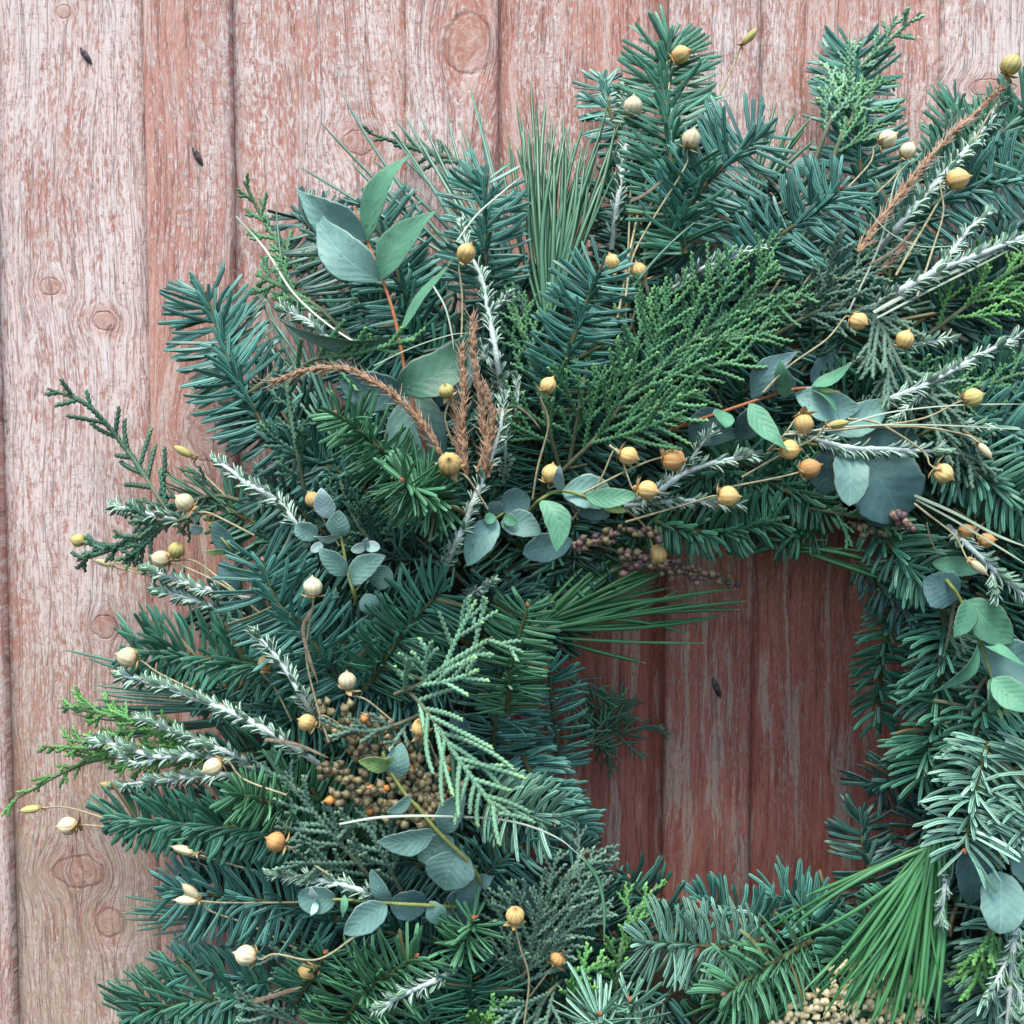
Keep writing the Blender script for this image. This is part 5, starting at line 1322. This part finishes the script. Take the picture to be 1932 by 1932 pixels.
# ---------------------------------------------------------------- dried flax: one stem and pod each
FX = [
 ('golden flax pod in front of the tip of the tall top fir', 1285,103,17, 20, [(1260,180),(1200,420),(1165,600)], 4.4, 'pod_gold', .5),
 ('pale flax pod facing forward, lower left of the tall top fir', 1195,200,18, 90, [(1192,300),(1185,480),(1180,600)], 3.6, 'pod_pale', .5),
 ('straw flax pod right of the tall top fir stem', 1304,262,18, 75, [(1290,320),(1200,470),(1180,560)], 4.4, 'pod_pale', .2),
 ('left one of two straw flax pods beside each other at the top right', 1675,262,17, 30, [(1640,310),(1560,400),(1450,560)], 3.6, 'pod_pale', .3),
 ('right one of two straw flax pods beside each other at the top right, half turned', 1713,284,15, 60, [(1690,330),(1600,420),(1500,560)], 3.4, 'pod_pale', .3),
 ('plump straw flax pod on the silver sprig below the brown plume', 1808,338,20, 10, [(1780,400),(1760,470),(1730,560)], 4.4, 'pod_gold', .35),
 ('olive flax pod with spread sepals at the top right corner', 1908,122,19, 60, [(1880,190),(1800,330),(1690,520)], 4.2, 'pod_green', .1),
 ('golden flax pod below the plump silver tip beside the big eucalyptus leaves', 880,477,18, 60, [(872,560),(870,640),(860,740)], 4.4, 'pod_gold', .3),
 ('left one of two golden flax pods above the frosted fir in the middle', 1155,495,16, 110, [(1160,560),(1150,650)], 3.2, 'pod_gold', .3),
 ('right one of two golden flax pods above the frosted fir in the middle', 1205,512,17, 110, [(1200,580),(1180,660)], 2.8, 'pod_gold', .3),
 ('golden flax pod with upright sepals on a stem left of the large cypress', 1035,727,16, 60, [(1035,800),(1015,880),(1005,940)], 4.4, 'pod_gold', .1),
 ('small pale flax pod broken open beside the brown plumes', 842,737,14, 100, [(840,790),(855,840)], 4.6, 'pod_green', .9),
 ('large golden flax pod facing forward below the brown plumes', 848,875,22, 90, [(880,900),(920,960)], 5.2, 'pod_gold', 2.2),
 ('golden flax pod with long sepals behind the upright small leaf', 1040,893,18, 80, [(1060,920),(1090,980)], 3.8, 'pod_gold', .3),
 ('golden flax pod highest in the centre cluster below the cypress', 1186,860,18, -20, [(1130,910),(1080,980)], 4.2, 'pod_gold', .3),
 ('plump orange-gold flax pod beside the silver side shoot', 1272,867,21, -5, [(1200,880),(1100,930)], 4.6, 'pod_orange', .8),
 ('golden flax pod at the fork of the white silver sprig', 1222,925,19, -10, [(1170,860),(1150,840)], 4.8, 'pod_gold', .4),
 ('golden flax pod at the end of the level silver sprig', 1374,937,20, 0, [(1300,950),(1180,985)], 4.6, 'pod_gold', .3),
 ('orange flax pod, the darkest of three stacked left of the oval leaf', 1528,884,20, 20, [(1449,905),(1370,920)], 4.6, 'pod_orange', .3),
 ('middle one of three flax pods stacked left of the oval leaf', 1490,848,19, 0, [(1450,855),(1380,870)], 4.2, 'pod_gold', .3),
 ('uppermost one of three flax pods stacked left of the oval leaf', 1517,800,19, -90, [(1480,820),(1449,850)], 4.4, 'pod_gold', .5),
 ('pale gold flax pod on the bend of the arching grey cypress', 1620,606,17, -30, [(1560,640),(1490,690),(1440,740)], 4.8, 'pod_gold', .9),
 ('flax pod half hidden by grey cypress at upper right', 1707,640,17, 70, [(1690,700),(1660,760)], 3.0, 'pod_gold', .3),
 ('olive-gold flax pod with ragged sepals near the right edge', 1836,750,18, 20, [(1740,790),(1640,805),(1490,820)], 4.4, 'pod_green', .4),
 ('golden flax pod with a sharp beak pointing down in front of the arching fir', 1780,893,19, -35, [(1740,850),(1660,800),(1600,790)], 4.6, 'pod_gold', .2),
 ('straw flax pod above the dark cypress on the left', 348,948,18, 140, [(400,970),(480,1010)], 3.4, 'pod_pale', .2),
 ('pale one of the twin flax pods on the left', 303,1055,17, 160, [(350,1070),(430,1110),(520,1180)], 3.2, 'pod_pale', .1),
 ('olive one of the twin flax pods on the left', 333,1037,15, 70, [(370,1060),(450,1120)], 2.8, 'pod_green', .5),
 ('small olive flax pod out on its own against the boards at the left', 148,1020,13, 170, [(200,1050),(280,1085),(420,1130)], 1.6, 'pod_green', .2),
 ('upright golden flax pod with a brown foot over the long fir sprig', 590,1107,18, 90, [(585,1170),(578,1240),(598,1330),(620,1400)], 4.4, 'pod_pale', .15),
 ('straw flax pod on the tip of the comb-like fir', 240,1240,19, 160, [(300,1270),(380,1310),(480,1360)], 3.6, 'pod_pale', .2),
 ('upright pale flax pod above the tan seed head', 655,1284,17, 90, [(690,1320),(740,1360)], 4.6, 'pod_pale', .2),
 ('flax pod half hidden by the woolly tip of a silver sprig', 502,1250,15, 80, [(520,1300),(550,1360)], 2.8, 'pod_gold', .2),
 ('golden flax pod lying on its side left of the tan seed head', 578,1363,16, 150, [(610,1350),(660,1380)], 3.6, 'pod_gold', .5),
 ('golden flax pod under the mint cypress with long sepals', 793,1372,18, 100, [(810,1400),(830,1450)], 3.6, 'pod_gold', .9),
 ('round straw flax pod resting on two silver sprigs at left', 401,1447,18, 200, [(460,1470),(540,1500)], 4.2, 'pod_pale', .5),
 ('pale flax pod out on a thin stem against the boards at lower left', 128,1558,18, 180, [(200,1560),(300,1570),(420,1590)], 2.0, 'pod_pale', .15),
 ('orange flax pod at lower left in front of the grey cypress', 520,1588,18, 150, [(560,1610),(620,1650)], 4.2, 'pod_orange', .3),
 ('golden flax pod facing up on a pale bent stalk in the lower middle', 972,1727,18, 90, [(982,1790),(998,1850),(985,1960)], 4.8, 'pod_gold', .6),
 ('amber flax pod deep in a dark hollow in the lower middle', 1054,1806,17, 70, [(1030,1840),(1000,1880)], 2.8, 'pod_orange', .8),
 ('cream flax pod with a drooping sepal at the lower left', 463,1803,20, 160, [(520,1800),(600,1810),(680,1760)], 4.2, 'pod_pale', .2),
 ('flax pod half hidden under a fir tip near the bottom left', 580,1832,17, 170, [(540,1860),(480,1895)], 2.6, 'pod_gold', .2),
 ('yellow flax pod behind a pine needle above the opening', 1242,1044,18, 90, [(1220,1000),(1180,960)], 2.0, 'pod_gold', .4),
 ('left one of two amber flax pods in shadow near the right edge', 1822,1002,15, 170, [(1860,985),(1920,960)], 2.6, 'pod_orange', .5),
 ('right one of two amber flax pods in shadow near the right edge', 1862,1020,15, 10, [(1840,990),(1800,960)], 2.6, 'pod_orange', .5),
 ('flax pod peeping out behind a pale young eucalyptus leaf', 590,942,15, 120, [(610,980),(640,1030)], 2.4, 'pod_gold', .2),
 ('flax pod half hidden behind the thick silver tip', 946,785,17, 40, [(930,850),(910,900)], 2.6, 'pod_gold', .2),
]
for (lab, x, y, r, tip, stem, lay, tone, tw) in FX:
    flax(lab, x, y, r, tip, stem, lay, tone, tw)
CLS = [
 ('unopened flax bud on a long stem against the boards at the top', 1415,69,13, 45, [(1390,110),(1330,230),(1210,420),(1180,560)], 2.6, 'pod_green'),
 ('unopened olive flax bud against the boards above the left pod', 346,852,14, 150, [(370,880),(430,940)], 1.6, 'pod_green'),
 ('unopened dark flax bud farthest left, on a forked stem', 58,1527,13, 185, [(130,1524),(200,1545),(300,1580)], 1.6, 'pod_green'),
 ('unopened flax bud beside the tip of the level silver sprig at left', 207,1482,13, 165, [(260,1495),(340,1510)], 2.0, 'pod_green'),
 ('unopened flax bud between the long green fir and the upright needles', 346,1604,15, 160, [(400,1620),(470,1640),(560,1660)], 3.0, 'pod_pale'),
 ('upper one of two crossed unopened flax buds at lower left', 360,1682,15, 135, [(400,1720),(470,1745),(560,1790)], 2.8, 'pod_pale'),
 ('lower one of two crossed unopened flax buds at lower left', 352,1699,15, 175, [(420,1703),(520,1703),(620,1700)], 3.0, 'pod_pale'),
 ('unopened flax bud pointing down over a green leaf at the right', 1845,1070,15, -40, [(1800,1010),(1750,970),(1725,950)], 4.4, 'pod_pale'),
 ('unopened brown flax bud on the level stem above the big round leaves', 1582,800,14, 10, [(1540,825),(1470,860),(1400,900)], 4.8, 'pod_green'),
 ('faint unopened flax bud under the left cypress, against the boards', 194,1062,11, 160, [(240,1076),(330,1100),(430,1140)], 1.4, 'pod_pale'),
 ('withered flax bud on the grass stem near the right edge', 1858,850,13, -50, [(1820,820),(1740,806),(1640,806)], 4.6, 'pod_pale'),
]
for (lab, x, y, r, tip, stem, lay, tone) in CLS:
    flax(lab, x, y, r, tip, stem, lay, tone, 0.1, closed=True)

# ---------------------------------------------------------------- grass plumes, seed heads, blades, dry leaves
plume('arched brown grass plume curling left over the bottlebrush fir', [(835,860),(810,820),(783,783),(740,745),(700,718),(645,695),(583,698),(512,722)], 4.8, 14, 30)
plume('tallest upright brown grass plume beside the silver sprig', [(922,900),(918,840),(905,740),(892,660),(892,604)], 4.3, 16, 20)
plume('short upright brown grass plume on the right of the group', [(900,890),(922,840),(928,790),(918,735)], 4.2, 16, 10)
plume('upright brown grass plume on the left of the group', [(880,900),(872,820),(875,740),(870,655)], 4.2, 16, 10)
plume('shortest brown grass plume, behind the small pale pod', [(868,870),(862,800),(852,750),(848,705)], 4.0, 14, 0)
plume('long thin grass plume slanting up to the top right corner', [(1618,475),(1686,382),(1740,315),(1786,262),(1840,215),(1890,165)], 4.0, 12, 20)
plume('small reddish grass plume in the shadow under the thick silver stem', [(1650,520),(1680,490),(1700,470),(1720,440)], 2.6, 8, 0)

seed_head('tan seed head packed with round husks below the mint cypress', [
    [(840,1560),(780,1500),(720,1440),(640,1330)], [(840,1550),(770,1520),(700,1480),(600,1440)], [(830,1540),(790,1460),(740,1400),(690,1340)],
    [(830,1570),(760,1540),(690,1510),(620,1490)], [(840,1545),(800,1480),(790,1440),(760,1400)], [(850,1560),(840,1500),(830,1460),(815,1430)], [(700,1440),(660,1400),(630,1370),(600,1320)]],
    3.0, ['seed_tan'] * 24 + ['seed_orange'], 296, 8.6, 19)
seed_head('purple-brown seed spike drooping over the upper opening', [[(1130,1030),(1210,1050),(1300,1068),(1395,1110)], [(1170,1060),(1230,1072),(1290,1080),(1340,1090)], [(1150,1080),(1200,1060),(1260,1070),(1310,1085)]], 2.4, ['seed_purple', 'seed_purple', 'seed_tan'], 74, 7.5, 11)
seed_head('short purple-brown seed spike above the drooping one', [[(1060,1040),(1130,1015),(1190,1000),(1258,1012)], [(1070,1030),(1110,1026),(1150,1024),(1165,1020)]], 2.4, ['seed_purple', 'seed_tan'], 34, 7.5, 10)
seed_head('cream seed head at the bottom right behind the big pine tuft', [
    [(1700,1800),(1620,1850),(1550,1880),(1480,1890)], [(1700,1820),(1600,1880),(1520,1910),(1440,1935)], [(1700,1830),(1620,1890),(1560,1925),(1500,1950)],
    [(1710,1830),(1680,1880),(1650,1910),(1620,1950)], [(1720,1830),(1700,1880),(1690,1910),(1680,1950)], [(1730,1830),(1735,1880),(1730,1910),(1725,1950)], [(1680,1800),(1640,1830),(1600,1820),(1560,1840)]],
    2.4, ['seed_cream'], 230, 7.5, 17)
seed_head('purple seed cluster above the right part of the opening', [[(1685,965),(1700,975),(1712,990),(1722,1002)], [(1680,968),(1690,976),(1700,985),(1715,998)]], 3.4, ['seed_purple'], 14, 8.5, 9)
seed_head('peach seeds hanging from the cypress over the opening', [[(1600,985),(1625,992),(1650,1000),(1680,1010)], [(1618,985),(1630,1005),(1632,1020)]], 3.0, ['seed_tan'], 8, 7.5, 7)

BL = [
 ('pale grass blade running beside the thickest silver stem to the right edge', [(1648,590,200),(1750,535,200),(1850,490,190),(1945,435,180)], 3, 9, 'blade'),
 ('second pale grass blade under the first at the right edge', [(1655,600,195),(1750,550,195),(1850,500,185),(1945,450,175)], 3, 5, 'blade'),
 ('upper one of two pale grass blades crossing the right edge', [(1725,935,190),(1800,968,180),(1880,1010,170),(1945,1035,160)], 3, 8, 'blade'),
 ('lower one of two pale grass blades crossing the right edge', [(1728,942,185),(1800,982,175),(1880,1030,165),(1945,1070,155)], 3, 6, 'blade'),
 ('long white grass blade arching over the oval eucalyptus leaves', [(640,1555,190),(720,1542,225),(830,1540,235),(960,1549,215),(1050,1580,180),(1105,1625,165)], 4, 5, 'blade'),
 ('dark bent grass blade at the left lower rim of the opening', [(1100,1618,165),(1128,1660,160),(1139,1710,150),(1140,1775,120)], 3, 8, 'pine'),
 ('thin pale grass blade slanting over the fir at upper left', [(862,455,200),(900,405,210),(945,365,205),(985,332,190)], 4, 4, 'blade'),
 ('thin curved grass blade at the upper left over dark fir', [(445,408,60),(500,470,90),(560,560,130),(660,640,170),(760,675,180)], 3, 5, 'blade'),
 ('fine white thread of grass near the brown plumes', [(705,690,200),(780,655,205),(850,632,205),(890,628,200)], 4, 2.6, 'blade'),
 ('fine grass thread dropping between the eucalyptus leaves', [(818,540,190),(840,580,190),(852,628,185),(856,660,180)], 4, 4, 'blade'),
 ('fine pale grass arc at the top right below the two pods', [(1640,400,200),(1680,440,205),(1740,465,200),(1830,462,190)], 4, 2.6, 'blade'),
 ('grass stem slanting up to the two straw pods at top right', [(1600,590,150),(1660,460,190),(1690,340,190),(1720,300,185)], 3, 4, 'blade'),
 ('pale level grass stem under the grey cypress at right', [(1480,820,215),(1600,805,225),(1760,802,215),(1945,812,190)], 4, 4, 'blade'),
 ('thin grass stem above the level one at right', [(1600,800,215),(1680,778,220),(1800,765,205),(1945,762,180)], 4, 3.4, 'blade'),
]
for (lab, pts, lay, wd, col) in BL:
    blade(lab, pts, lay, wd, col)
DRY = [
 ('curled dry brown leaf on the stem under the upright golden pod', [(590,1150,215),(572,1185,215),(580,1230,205),(600,1290,190)], 13),
 ('dry brown leaf lying below the tan seed head', [(500,1395,200),(560,1405,205),(620,1430,200)], 12),
 ('dry brown leaf at the bottom left between fir tips', [(480,1890,190),(520,1878,195),(570,1862,190)], 16),
 ('dry brown leaf in the pine tuft beside the tall top fir', [(1190,380,190),(1220,365,195),(1250,340,190)], 12),
 ('dry twisted flax leaf near the right edge by the withered bud', [(1815,810,215),(1840,830,220),(1850,865,210)], 10),
 ('pale dry leaf left of the golden pod with upright sepals', [(975,765,205),(1000,785,210),(1020,810,200)], 7),
 ('dry leaf hanging over the right upper rim of the opening', [(1748,985,195),(1755,1015,195),(1768,1045,185)], 6),
 ('reddish dry grass leaf under the thick silver stem', [(1640,500,140),(1690,470,150),(1730,425,150)], 10),
]
for (lab, pts, wd) in DRY:
    blade(lab, pts, 4, wd * 0.62, 'drybrown', cat='dry leaf', name='dry_leaf')
